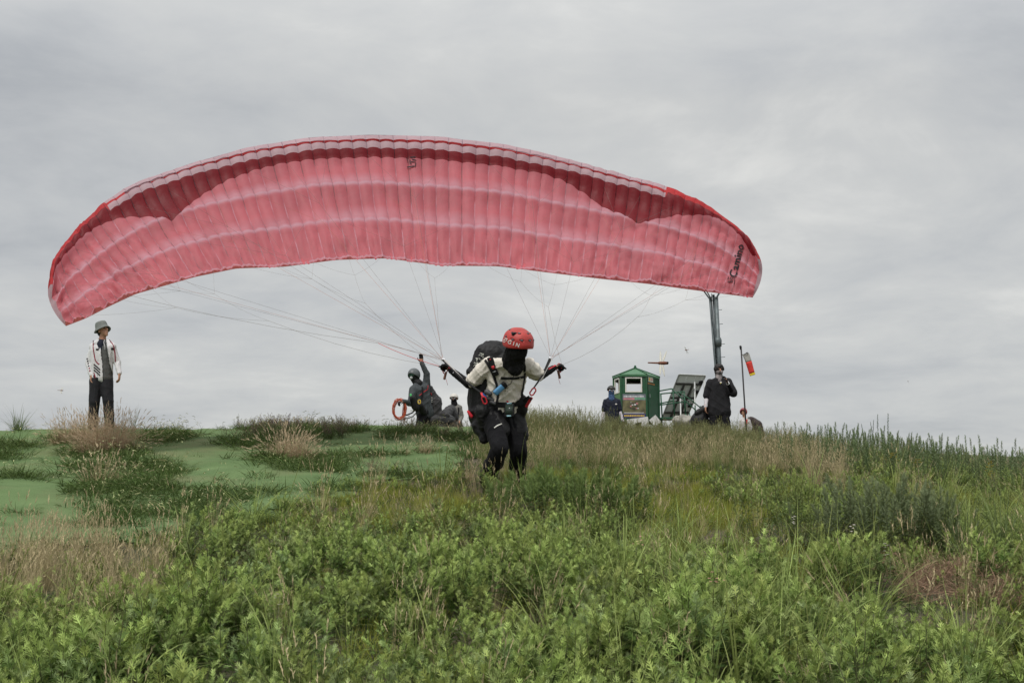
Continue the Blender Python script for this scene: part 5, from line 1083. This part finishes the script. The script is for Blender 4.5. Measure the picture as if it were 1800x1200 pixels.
def mugwort(seed, H=.42, n=26, L0=.085, lean=.12, grey=0.0, topc=(.39, .44, .12), lowc=(.07, .11, .022), spread=1.0):  # young tops paler; lower leaf colour darkened for shade inside the plant
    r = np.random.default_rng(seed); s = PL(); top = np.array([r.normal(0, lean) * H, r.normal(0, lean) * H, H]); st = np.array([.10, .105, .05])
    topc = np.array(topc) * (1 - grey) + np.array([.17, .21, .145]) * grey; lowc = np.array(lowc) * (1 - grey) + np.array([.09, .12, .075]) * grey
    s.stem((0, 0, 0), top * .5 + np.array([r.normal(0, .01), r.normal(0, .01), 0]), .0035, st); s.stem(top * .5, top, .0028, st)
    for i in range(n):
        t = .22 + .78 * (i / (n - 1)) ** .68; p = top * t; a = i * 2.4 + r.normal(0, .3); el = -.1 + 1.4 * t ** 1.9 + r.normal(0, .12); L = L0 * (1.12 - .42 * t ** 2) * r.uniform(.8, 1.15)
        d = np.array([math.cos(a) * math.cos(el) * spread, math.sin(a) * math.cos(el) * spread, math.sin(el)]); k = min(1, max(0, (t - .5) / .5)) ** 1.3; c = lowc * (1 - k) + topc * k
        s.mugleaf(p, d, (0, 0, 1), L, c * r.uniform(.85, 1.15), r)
    return s.arr()
def mugbush(seed, shoots=4, H=.28, n=12, L0=.07, grey=0.0, topc=(.36, .445, .125), lowc=(.058, .104, .018)):  # paler young tips; lower leaves darkened in colour to stand for shaded gaps
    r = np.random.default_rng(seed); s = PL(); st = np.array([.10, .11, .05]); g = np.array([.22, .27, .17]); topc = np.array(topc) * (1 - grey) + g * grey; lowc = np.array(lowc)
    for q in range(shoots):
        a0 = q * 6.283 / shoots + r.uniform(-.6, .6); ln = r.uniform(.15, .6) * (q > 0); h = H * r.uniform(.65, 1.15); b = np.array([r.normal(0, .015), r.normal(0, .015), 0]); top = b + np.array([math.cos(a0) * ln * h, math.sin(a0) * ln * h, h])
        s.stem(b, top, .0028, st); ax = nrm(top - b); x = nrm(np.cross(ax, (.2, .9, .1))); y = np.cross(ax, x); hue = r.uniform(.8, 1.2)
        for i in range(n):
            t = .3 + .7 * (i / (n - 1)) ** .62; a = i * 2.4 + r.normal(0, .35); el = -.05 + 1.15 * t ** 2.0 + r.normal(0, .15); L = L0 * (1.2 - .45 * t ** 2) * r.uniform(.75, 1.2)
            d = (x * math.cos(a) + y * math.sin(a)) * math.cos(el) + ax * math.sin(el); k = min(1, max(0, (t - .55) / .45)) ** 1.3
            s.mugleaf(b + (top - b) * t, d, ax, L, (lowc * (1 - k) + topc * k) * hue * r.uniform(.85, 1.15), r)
    return s.arr()
def tuft(seed, n, L, w, spread, droop, c0, c1, up=.6, base=.03, heads=0, hc=(.3, .24, .15), nseg=4, hl=.07, hw=.008, bend=.0):
    r = np.random.default_rng(seed); s = PL()
    for i in range(n):
        a = r.uniform(0, 6.283); rr = base * math.sqrt(r.uniform(0, 1)); e = abs(r.normal(0, spread)); d = np.array([math.cos(a) * e, math.sin(a) * e, up]); k = r.uniform(.8, 1.2); l = L * r.uniform(.5, 1.1)
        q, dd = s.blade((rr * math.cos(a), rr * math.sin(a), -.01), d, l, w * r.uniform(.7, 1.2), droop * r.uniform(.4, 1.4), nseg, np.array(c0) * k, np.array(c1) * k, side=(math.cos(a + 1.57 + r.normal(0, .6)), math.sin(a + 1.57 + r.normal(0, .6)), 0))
        if i < heads:
            for j in range(5):
                t = j / 4; ww = hw * math.sin(math.pi * (.15 + .8 * t)); x = q + dd * hl * (t - .5)
                s.dia(x, dd + np.array([r.normal(0, .25), r.normal(0, .25), .0]), (r.normal(), r.normal(), .3), hl * .42, ww * 1.6, np.array(hc) * r.uniform(.8, 1.2))
            s.blade(q - dd * hl * .5, dd, hl, hw, .6, 3, hc, hc)
    return s.arr()
def panicle(seed, n, H, c, hc):
    """grass with thin stems and airy seed heads"""
    r = np.random.default_rng(seed); s = PL()
    for i in range(n):
        a = r.uniform(0, 6.283); e = abs(r.normal(0, .22)); d = np.array([math.cos(a) * e, math.sin(a) * e, 1]); q, dd = s.blade((r.normal(0, .03), r.normal(0, .03), -.01), d, H * r.uniform(.6, 1.1), .0045, .35, 4, c, np.array(c) * .5 + np.array(hc) * .5, side=(r.normal(), r.normal(), 0), taper=.6)
        for j in range(9): x = q - dd * .013 * j; b = r.uniform(0, 6.283); s.dia(x, dd * 1.0 + np.array([math.cos(b), math.sin(b), 0]) * .5, (r.normal(), r.normal(), 1), .028, .006, np.array(hc) * r.uniform(.75, 1.25))
    for i in range(n):
        a = r.uniform(0, 6.283); e = abs(r.normal(0, .5)); s.blade((r.normal(0, .03), r.normal(0, .03), -.01), (math.cos(a) * e, math.sin(a) * e, .8), H * r.uniform(.3, .65), .007, 1.0, 4, c, c, side=(r.normal(), r.normal(), 0))
    return s.arr()
def creeping(seed, n=34, R_=.20, c=(.07, .105, .03)):
    r = np.random.default_rng(seed); s = PL()
    for i in range(n):
        a = r.uniform(0, 6.283); rr = R_ * math.sqrt(r.uniform(0, 1)) * .6; e = r.uniform(.15, .9); k = r.uniform(.6, 1.6)
        s.blade((rr * math.cos(a), rr * math.sin(a), r.uniform(0, .03)), (math.cos(a + r.normal(0, .7)), math.sin(a + r.normal(0, .7)), e), r.uniform(.06, .17), .009, .9, 3, np.array(c) * k, np.array(c) * k * 1.15, side=(r.normal(), r.normal(), .2))
    return s.arr()
def foxtail(seed, n=7, H=.34):
    r = np.random.default_rng(seed); s = PL()
    for i in range(n):
        a = r.uniform(0, 6.283); q, dd = s.blade((r.normal(0, .04), r.normal(0, .04), 0), (math.cos(a) * .45, math.sin(a) * .45, .9), H * r.uniform(.6, 1.1), .003, 1.0, 5, (.12, .15, .05), (.16, .18, .07), side=(r.normal(), r.normal(), 0), taper=.3)
        L = .07; c = np.array([.44, .44, .24]) * r.uniform(.8, 1.2)
        for k in range(3): s.blade(q, dd, L, .016, 1.6, 4, c, c * 1.05, side=(math.cos(k * 1.05), math.sin(k * 1.05), .2), taper=.9)
    for i in range(10):
        a = r.uniform(0, 6.283); s.blade((r.normal(0, .03), r.normal(0, .03), 0), (math.cos(a) * .7, math.sin(a) * .7, .7), r.uniform(.1, .24), .008, 1.2, 4, (.06, .11, .03), (.09, .14, .04), side=(r.normal(), r.normal(), 0))
    return s.arr()
def brownmat(seed):
    r = np.random.default_rng(seed); s = PL()
    for i in range(46):
        p = np.array([r.normal(0, .07), r.normal(0, .07), r.uniform(0, .05)]); a = r.uniform(0, 6.283); c = np.array([.24, .155, .105]) * r.uniform(.6, 1.5)
        q, dd = s.blade(p, (math.cos(a), math.sin(a), r.uniform(0, 1.0)), r.uniform(.05, .12), .0035, .5, 3, c, c * 1.1, side=(r.normal(), r.normal(), .3))
    return s.arr()
def flowers(seed, c=(.7, .66, .6), n=7):
    r = np.random.default_rng(seed); s = PL(); q = np.array([0, 0, 0.]); s.stem((0, 0, 0), (0.01, 0, .4), .003, np.array([.2, .2, .12]))
    for i in range(n):
        p = np.array([r.normal(0, .02), r.normal(0, .02), .4 - .1 * r.uniform(0, 1)])
        for k in range(5): a = k * 1.256; s.dia(p, (math.cos(a), math.sin(a), .3), (0, 0, 1), .012, .01, np.array(c) * r.uniform(.85, 1.1))
    return s.arr()
LIB = {}
def lib(kind, items, m):
    c = bpy.data.collections.new(kind + '_source')
    for i, (V, F, C) in enumerate(items): o = mk('%s_source%02d' % (kind, i), V, F, m, col=C, smooth=False, link=False); c.objects.link(o)
    LIB[kind] = (c, len(items))
lib('mugwort', [mugbush(i, 3 + i % 3, .25 + .035 * (i % 4), 14, .060 + .007 * (i % 3), (0, .35, .1, 0, .6, 0, .2, .1)[i]) for i in range(8)], M_leaf)
lib('grey_mugwort', [mugwort(20 + i, H=.62 + .1 * (i % 3), n=44, L0=.07, grey=.35, lean=.07, topc=(.20, .26, .10), lowc=(.10, .15, .045)) for i in range(4)], M_leaf)
lib('spire', [mugwort(30 + i, H=.85 + .12 * (i % 4), n=64, L0=.066, lean=.05, topc=(.10, .145, .06), lowc=(.09, .13, .05), spread=.9) for i in range(5)], M_leaf)
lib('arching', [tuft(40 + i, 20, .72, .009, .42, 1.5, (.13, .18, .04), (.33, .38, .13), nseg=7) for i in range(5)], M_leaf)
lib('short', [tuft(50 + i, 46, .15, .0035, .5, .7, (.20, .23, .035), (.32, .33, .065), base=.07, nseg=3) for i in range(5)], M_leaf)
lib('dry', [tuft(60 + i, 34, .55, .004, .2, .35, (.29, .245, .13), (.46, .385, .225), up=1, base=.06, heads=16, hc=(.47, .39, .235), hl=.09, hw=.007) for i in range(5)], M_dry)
lib('seedgrass', [panicle(70 + i, 13, .44, (.125, .165, .045), (.22, .225, .10)) for i in range(6)], M_leaf)
lib('darkseed', [panicle(80 + i, 13, .24, (.075, .10, .045), (.17, .14, .10)) for i in range(4)], M_leaf)
lib('creeping', [creeping(90 + i) for i in range(5)], M_leaf)
lib('foxtail', [foxtail(100 + i) for i in range(4)], M_leaf)
lib('brownmat', [brownmat(110 + i) for i in range(4)], M_dry)
lib('whiteflower', [flowers(120, (.7, .64, .58)), flowers(121, (.62, .3, .28))], M_leaf)
lib('yellowflower', [flowers(122, (.5, .36, .06), 16)], M_leaf)

def scatter_group():
    g = bpy.data.node_groups.new('scatter', 'GeometryNodeTree'); g.interface.new_socket('Geometry', in_out='INPUT', socket_type='NodeSocketGeometry'); g.interface.new_socket('Source', in_out='INPUT', socket_type='NodeSocketCollection'); g.interface.new_socket('Geometry', in_out='OUTPUT', socket_type='NodeSocketGeometry')
    gi = g.nodes.new('NodeGroupInput'); go = g.nodes.new('NodeGroupOutput'); ip = g.nodes.new('GeometryNodeInstanceOnPoints'); ci = g.nodes.new('GeometryNodeCollectionInfo')
    ci.inputs['Separate Children'].default_value = True; ci.inputs['Reset Children'].default_value = True
    def na(n, dt): x = g.nodes.new('GeometryNodeInputNamedAttribute'); x.data_type = dt; x.inputs['Name'].default_value = n; return x.outputs[0]
    g.links.new(gi.outputs['Geometry'], ip.inputs['Points']); g.links.new(gi.outputs['Source'], ci.inputs['Collection']); g.links.new(ci.outputs[0], ip.inputs['Instance']); ip.inputs['Pick Instance'].default_value = True
    g.links.new(na('idx', 'INT'), ip.inputs['Instance Index']); er = g.nodes.new('FunctionNodeEulerToRotation'); g.links.new(na('rot', 'FLOAT_VECTOR'), er.inputs[0]); g.links.new(er.outputs[0], ip.inputs['Rotation']); g.links.new(na('scl', 'FLOAT'), ip.inputs['Scale'])
    g.links.new(ip.outputs[0], go.inputs[0]); return g
SG = scatter_group(); SRC_ID = [i.identifier for i in SG.interface.items_tree if i.name == 'Source'][0]
def scatter(name, kind, xy, smin, smax, label, tilt=.15, seed=0, zoff=0.0, scl=None, lean=(0, 0)):
    if len(xy) == 0: return
    r = np.random.default_rng(seed + 500); x, y = xy[:, 0], xy[:, 1]; z = ground(x, y) + zoff; n = len(x); me = bpy.data.meshes.new(name); me.vertices.add(n); me.vertices.foreach_set('co', np.stack([x, y, z], 1).astype(np.float32).ravel())
    a = me.attributes.new('rot', 'FLOAT_VECTOR', 'POINT'); a.data.foreach_set('vector', np.stack([r.normal(lean[0], tilt, n), r.normal(lean[1], tilt, n), r.uniform(0, 6.283, n)], 1).astype(np.float32).ravel())
    a = me.attributes.new('scl', 'FLOAT', 'POINT'); a.data.foreach_set('value', (r.uniform(smin, smax, n) * (1 if scl is None else scl)).astype(np.float32))
    a = me.attributes.new('idx', 'INT', 'POINT'); a.data.foreach_set('value', r.integers(0, LIB[kind][1], n).astype(np.int32))
    o = bpy.data.objects.new(name, me); COL.objects.link(o); m = o.modifiers.new('scatter', 'NODES'); m.node_group = SG; m[SRC_ID] = LIB[kind][0]; tag(o, label, kind='stuff'); return o
# density maps, laid out on the ground plane
def cand(per_m2, seed, y0=3.0, y1=31.0, cut=1.0):
    r = np.random.default_rng(seed); A = (y1 - y0) * 30; n = int(A * per_m2); y = r.uniform(y0, y1, n); x = r.uniform(-15, 15, n); k = np.abs(x) < .40 * y + 4.0; x, y = x[k], y[k]
    u, v = proj(np.stack([x, y, ground(x, y)], 1)); return x, y, u, v, r
def EL(u, v, cu, cv, ru, rv, soft=.35): d = np.sqrt(((u - cu) / ru) ** 2 + ((v - cv) / rv) ** 2); return np.clip((1 + soft - d) / (2 * soft), 0, 1)
def sm(x, a, b): t = np.clip((x - a) / (b - a), 0, 1); return t * t * (3 - 2 * t)
MATP = [(185, 800, 85, 14), (225, 830, 105, 26), (240, 868, 125, 26), (290, 900, 130, 20), (370, 880, 60, 18), (430, 868, 55, 10), (290, 772, 48, 13), (450, 783, 70, 12), (520, 770, 85, 10), (520, 812, 85, 14), (560, 826, 80, 9), (650, 803, 70, 5), (700, 838, 80, 6), (600, 760, 50, 5), (500, 757, 70, 8), (690, 772, 30, 4), (725, 763, 55, 6), (805, 772, 50, 9), (770, 797, 50, 4), (838, 805, 25, 25), (25, 788, 40, 10), (40, 842, 62, 6), (120, 778, 40, 8), (45, 908, 20, 5), (200, 925, 60, 8), (470, 845, 30, 4), (10, 805, 25, 10), (380, 915, 60, 8), (575, 862, 45, 8)]
def onmat(x, y, u, v): return lat_edge(x, y)
def matpatch(u, v, grow=1.0):
    m = np.zeros_like(u)
    for c in MATP: m = np.maximum(m, EL(u, v, c[0], c[1], c[2] * grow * .93, c[3] * grow * .76, .3))
    return m
def fields(x, y, u, v):
    big = vnoise(x, y, .9, 21) * .6 + vnoise(x, y, 2.3, 22) * .4; mt = onmat(x, y, u, v); f = {}
    off = ~mt; crest = y > 22.5
    shorty = np.maximum.reduce([EL(u, v, 740, 900, 130, 40), EL(u, v, 1180, 905, 110, 70), EL(u, v, 1270, 925, 90, 40), EL(u, v, 1130, 868, 90, 18), EL(u, v, 970, 845, 110, 12), EL(u, v, 1380, 990, 60, 30) * .6, EL(u, v, 640, 930, 90, 20) * .7])
    path = np.maximum(EL(u, v, 1265, 945, 40, 14), EL(u, v, 1440, 985, 50, 12))
    dryb = np.maximum.reduce([EL(u, v, 1010, 814, 120, 17), EL(u, v, 1180, 817, 150, 15) * .8, EL(u, v, 1380, 822, 90, 18) * .75, EL(u, v, 905, 815, 45, 26) * .8, EL(u, v, 1450, 845, 60, 26) * .5, EL(u, v, 120, 1030, 170, 95) * .95, EL(u, v, 230, 960, 60, 50) * .7, EL(u, v, 40, 960, 110, 22) * .8, EL(u, v, 170, 1110, 90, 60) * .6, EL(u, v, 640, 955, 90, 20) * .45])
    brown = np.maximum.reduce([EL(u, v, 1660, 1040, 90, 32), EL(u, v, 1570, 1000, 40, 18), EL(u, v, 1770, 1060, 50, 25)])
    seed_ = off * (u > 840) * np.clip(np.where(v < 835, 1, 0) + crest, 0, 1)
    spire = off * sm(u, 1330, 1480) * np.where(y > 17, 1, 0)
    arch = np.maximum.reduce([EL(u, v, 1250, 1090, 260, 130), EL(u, v, 1700, 960, 150, 45) * 1.0, EL(u, v, 900, 1240, 500, 60) * .7, EL(u, v, 60, 1200, 160, 120) * .7, EL(u, v, 1750, 1230, 150, 80) * .5])
    return big, mt, off, crest, shorty, path, dryb, brown, seed_, spire, arch
def pick(per, seed, fn, **kw):
    x, y, u, v, r = cand(per, seed, **kw); p = fn(x, y, u, v, fields(x, y, u, v)); k = r.uniform(0, 1, len(x)) < p; return np.stack([x[k], y[k]], 1)
def lowf(a):
    u, v = proj(np.stack([a[:, 0], a[:, 1], ground(a[:, 0], a[:, 1])], 1)); return 1 - np.maximum.reduce([.6 * EL(u, v, 1680, 1115, 170, 55), .45 * EL(u, v, 1290, 1000, 120, 40), .45 * EL(u, v, 120, 1030, 200, 90)])
def f_mug(x, y, u, v, F):
    big, mt, off, crest, sh, path, dry, br, sd, sp, ar = F
    p = off * sm(v, 838, 862) * (.15 + .85 * sm(vnoise(x, y, 2.6, 55), .2, .5)) * (.35 + .65 * sm(big, .25, .5)) * (1 - .95 * sh) * (1 - path) * (1 - .85 * dry) * (1 - .93 * br) * (1 - .25 * ar)
    p = np.maximum(p, off * (u > 1500) * (v < 870) * .8 * (1 - .7 * sm(y, 21, 25))); return p * np.where(y > 13, .62, 1)
a_ = pick(100, 1, f_mug); scatter('mugwort_cover', 'mugwort', a_, .65, 1.25, 'grey-green lobed mugwort leaves covering the foreground slope', seed=1, scl=(.5 + .85 * (.6 * vnoise(a_[:, 0], a_[:, 1], 1.1, 40) + .4 * vnoise(a_[:, 0], a_[:, 1], 3.1, 44))) * (1 - .45 * sm(a_[:, 1], 8.8, 11.5)) * lowf(a_), tilt=.22)
a_ = pick(60, 2, lambda x, y, u, v, F: F[2] * np.maximum(.95 * F[4], .3 * (v > 838) * (1 - F[7])) * (1 - .9 * F[5])); scatter('short_grass', 'short', a_, .7, 1.3, 'low yellow-green grass in the gaps between the weeds', seed=2)
a_ = pick(26, 3, lambda x, y, u, v, F: F[2] * (.035 * (v > 845) + .65 * F[10] * (v > 890)) * (1 - .8 * F[7]) * (1 - .8 * F[4]) * (1 - F[5])); scatter('arching_grass', 'arching', a_, .5, 1.05, 'long arching green grass blades among the weeds', seed=3, tilt=.25)
a_ = pick(60, 4, lambda x, y, u, v, F: F[2] * np.clip(F[6], 0, 1) * np.where(v < 860, .6, .7) * (.4 + .6 * sm(F[0], .35, .5))); scatter('dry_grass', 'dry', a_, .45, .85, 'tan dry grass standing in a band across the slope', seed=4, tilt=.2, scl=np.where(a_[:, 1] > 13, .72, .85))
a_ = pick(34, 5, lambda x, y, u, v, F: F[8] * (1 - .75 * F[6]) * (1 - .75 * F[9]) * (u < 1860) * .9); scatter('seed_grass', 'seedgrass', a_, .65, 1.1, 'knee high seeding grass thick along the crest', seed=5, scl=.55 + .5 * vnoise(a_[:, 0], a_[:, 1], .8, 41), tilt=.25)
a_ = pick(1.6, 6, lambda x, y, u, v, F: F[9] * .9 * (.15 + .85 * sm(vnoise(x, y, .9, 61), .4, .6)) * (u > 1400) * (y < 27)); scatter('mugwort_spires', 'spire', a_, .3, .62, 'dark green mugwort spires standing along the right skyline', seed=6, tilt=.07)
a_ = pick(34, 26, lambda x, y, u, v, F: F[9] * .95 * sm(vnoise(x, y, 1.1, 63), .2, .6)); scatter('skyline_weeds', 'grey_mugwort', a_, .4, .8, 'bushy green weeds below the right skyline', seed=26, tilt=.1)
a_ = pick(110, 7, lambda x, y, u, v, F: F[1] * np.maximum(np.maximum(matpatch(u, v), .018), .8 * (1 - lat_edge(x, y - .15)) * sm(vnoise(x, y, 1.6, 77), .4, .6)) * .95 * (y < 26)); scatter('creeping_grass', 'creeping', a_, .6, 1.35, 'dark creeping grass growing in patches on the green netting', seed=7)
a_ = pick(11, 8, lambda x, y, u, v, F: F[1] * matpatch(u, v, 1.1) * .8 * (y < 25)); scatter('foxtail_grass', 'foxtail', a_, .5, 1.0, 'pale nodding foxtail heads over the creeping grass', seed=8)
a_ = pick(12, 9, lambda x, y, u, v, F: F[1] * np.maximum.reduce([EL(u, v, 500, 756, 75, 6), EL(u, v, 590, 759, 45, 5), EL(u, v, 810, 768, 50, 9), EL(u, v, 725, 760, 45, 4), EL(u, v, 690, 838, 80, 5) * .5, EL(u, v, 450, 775, 50, 5)])); scatter('dark_seed_grass', 'darkseed', a_, .5, .95, 'dark brownish seeding grass on the crest of the netting', seed=9, tilt=.45)
a_ = pick(120, 10, lambda x, y, u, v, F: F[2] * F[7] * .95 * (.2 + .8 * sm(vnoise(x, y, 3, 71), .3, .6))); scatter('brown_matted_grass', 'brownmat', a_, .9, 1.9, 'reddish brown matted dead grass on the right', seed=10, tilt=.4)
a_ = pick(.6, 11, lambda x, y, u, v, F: F[2] * (v > 840) * .35); scatter('white_flowers', 'whiteflower', a_, .7, 1.2, 'sparse tiny white flowers among the weeds', seed=11)
a_ = pick(9, 12, lambda x, y, u, v, F: F[2] * np.maximum(EL(u, v, 1570, 866, 60, 5), EL(u, v, 1750, 880, 25, 5)) * .7); scatter('yellow_flowers', 'yellowflower', a_, .8, 1.3, 'small yellow flower heads in the weeds at right', seed=12)
a_ = pick(3.5, 13, lambda x, y, u, v, F: F[2] * (v > 838) * .5); scatter('dry_stalks', 'dry', a_, .35, .8, 'scattered single dry stalks among the green weeds', seed=13, tilt=.3)
# moss and clover filling between: low tiny leaves over the soil
a_ = pick(60, 14, lambda x, y, u, v, F: F[2] * .8 * (1 - F[5])); scatter('low_ground_cover', 'creeping', a_, .45, .9, 'low green leaves covering the soil under the weeds', seed=14)

# ------------------------------------------------------------------ plants that stand alone
def ground_at(px, py):
    """world point where the ground is met in the direction of a photo pixel"""
    y = np.linspace(3, 30, 2701); d = np.array([W(px, py, t) for t in (3.0, 30.0)]); t = (y - 3) / 27; P = d[0] + (d[1] - d[0]) * t[:, None]; h = P[:, 2] - ground(P[:, 0], P[:, 1]); k = np.where(h < 0)[0]
    i = k[0] if len(k) else np.argmin(h); return np.array([P[i, 0], P[i, 1], float(ground(P[i, 0], P[i, 1]))])
def clump(name, px, py, gen, spread, n, label, cat, grp=None, m=None, seed=0, smin=.7, smax=1.1, yk=1.0, dist=None):
    b = ground_at(px, py) if dist is None else None
    if dist is not None: q = W(px, py, dist); b = np.array([q[0], dist, float(ground(q[0], dist))])
    r = np.random.default_rng(seed + 900); V = []; F = []; C = []; k = 0
    for i in range(n):
        v, f, c = gen(seed * 31 + i); a = r.uniform(0, 6.283); rr = spread * math.sqrt(r.uniform(0, 1)); x, y = rr * math.cos(a), rr * math.sin(a) * yk; s = r.uniform(smin, smax) * (1.08 - .35 * (rr / max(spread, 1e-3)) ** 2); t = r.uniform(0, 6.283)
        M = Euler((-y * .35 / max(spread, .1) * .6 + r.normal(0, .07), x * .35 / max(spread, .1) * .6 + r.normal(0, .07), 0)).to_matrix() @ Matrix.Rotation(t, 3, 'Z'); M = np.array(M)
        v = v @ M.T * s + np.array([b[0] + x, b[1] + y, float(ground(b[0] + x, b[1] + y)) - .01]); V.append(v); F += [[j + k for j in g] for g in f]; C.append(c * r.uniform(.88, 1.12)); k += len(v)
    o = mk(name, np.concatenate(V), F, m or M_leaf, col=np.concatenate(C), smooth=False, origin=b); tag(o, label, cat, grp); return o
def dry_gen(L, n=50, sp=.42, heads=26): return lambda sd: tuft(sd, n, L, .0055, sp, .45, (.28, .20, .12), (.50, .39, .26), up=1, base=.08, heads=heads, hc=(.52, .41, .28), hl=.08, hw=.006)
clump('dry_grass_tuft', 187, 797, dry_gen(.50, 150, .85, 70), .36, 18, 'largest tan dry grass tuft, in front of the man in bucket hat', 'grass tuft', 'dry grass tufts on the netting', M_dry, 1)
clump('dry_grass_tuft', 122, 782, dry_gen(.38, 110, .7, 40), .24, 9, 'reddish tan dry tuft just left of the largest tuft', 'grass tuft', 'dry grass tufts on the netting', M_dry, 2)
clump('dry_grass_tuft', 182, 852, dry_gen(.36, 44, .7), .2, 4, 'sparse tan dry tuft in the dark creeping grass below the largest tuft', 'grass tuft', 'dry grass tufts on the netting', M_dry, 3)
clump('dry_grass_tuft', 508, 808, dry_gen(.38, 110, .9, 60), .2, 9, 'fan-shaped pinkish tan dry tuft in the middle of the netting', 'grass tuft', 'dry grass tufts on the netting', M_dry, 4)
clump('dry_grass_tuft', 730, 800, dry_gen(.28, 50, .6), .2, 4, 'small tan dry tuft left of the running pilot', 'grass tuft', 'dry grass tufts on the netting', M_dry, 5)
clump('dry_grass_tuft', 818, 850, dry_gen(.5, 22, .35), .12, 2, 'thin dry stalks at the left foot of the running pilot', 'grass tuft', 'dry grass tufts on the netting', M_dry, 6)
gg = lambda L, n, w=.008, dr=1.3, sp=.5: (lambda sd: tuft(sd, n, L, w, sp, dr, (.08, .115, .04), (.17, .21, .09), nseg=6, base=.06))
clump('green_grass_clump', 33, 757, gg(.5, 40), .25, 4, 'dark green arching grass clump on the skyline at far left', 'grass clump', 'green grass clumps', M_leaf, 7)
clump('green_grass_clump', 190, 762, gg(.62, 30, .008, 1.5, .8), .45, 6, 'green arching grass around the feet of the man in bucket hat', 'grass clump', 'green grass clumps', M_leaf, 8, yk=.4, dist=21.6)
clump('green_grass_clump', 288, 783, lambda sd: foxtail(sd, 9, .36), .28, 12, 'foxtail clump with pale heads right of the largest dry tuft', 'grass clump', 'green grass clumps', M_leaf, 9, yk=1)
clump('green_grass_clump', 590, 768, lambda sd: panicle(sd, 16, .24, (.05, .07, .03), (.13, .10, .08)), .26, 9, 'dark low seeding clump on the crest left of the waving pilot', 'grass clump', 'green grass clumps', M_leaf, 10)
clump('green_grass_clump', 482, 762, lambda sd: panicle(sd, 16, .25, (.05, .07, .03), (.15, .11, .09)), .42, 12, 'brownish green clump above the fan-shaped dry tuft', 'grass clump', 'green grass clumps', M_leaf, 11)
clump('green_grass_clump', 615, 812, gg(.26, 40, .009, .9, .8), .26, 6, 'bright green low clump right of the fan-shaped dry tuft', 'grass clump', 'green grass clumps', M_leaf, 12)
clump('green_grass_clump', 1715, 985, gg(.85, 46, .010, 1.7, .75), .55, 14, 'large clump of long arching grass right of the grey-green bush', 'grass clump', 'green grass clumps', M_leaf, 13, yk=.7)
clump('green_grass_clump', 1225, 800, gg(.4, 30, .007, .5, .25), .12, 2, 'small upright bright green clump in the tan grass band', 'grass clump', 'green grass clumps', M_leaf, 14)
clump('mugwort_bush', 1000, 915, lambda sd: mugwort(sd, H=.44, n=34, L0=.075, lean=.1, topc=(.20, .27, .09), lowc=(.09, .14, .04)), .72, 130, 'dark green mugwort bush in front of the running pilot\'s right side', 'bush', 'mugwort bushes', M_leaf, 15, yk=.6)
clump('mugwort_bush', 1555, 985, lambda sd: mugwort(sd, H=.60, n=40, L0=.07, lean=.14, grey=.5, topc=(.30, .36, .16), lowc=(.13, .18, .06)), .66, 120, 'tall grey-green mugwort bush left of the large arching grass clump', 'bush', 'mugwort bushes', M_leaf, 16, yk=.6)
clump('mugwort_bush', 1370, 965, lambda sd: mugwort(sd, H=.62, n=36, L0=.06, lean=.08, grey=.2), .35, 26, 'loose green mugwort bush between the short grass and the grey-green bush', 'bush', 'mugwort bushes', M_leaf, 17, yk=.6)
clump('mugwort_bush', 1545, 780, lambda sd: mugwort(sd, H=1.05, n=70, L0=.05, lean=.05, topc=(.05, .08, .03), lowc=(.05, .085, .03), spread=.8), .5, 8, 'dark tall weed spires breaking the skyline at right', 'bush', 'mugwort bushes', M_leaf, 18, smin=.6, smax=.8, dist=23.5)
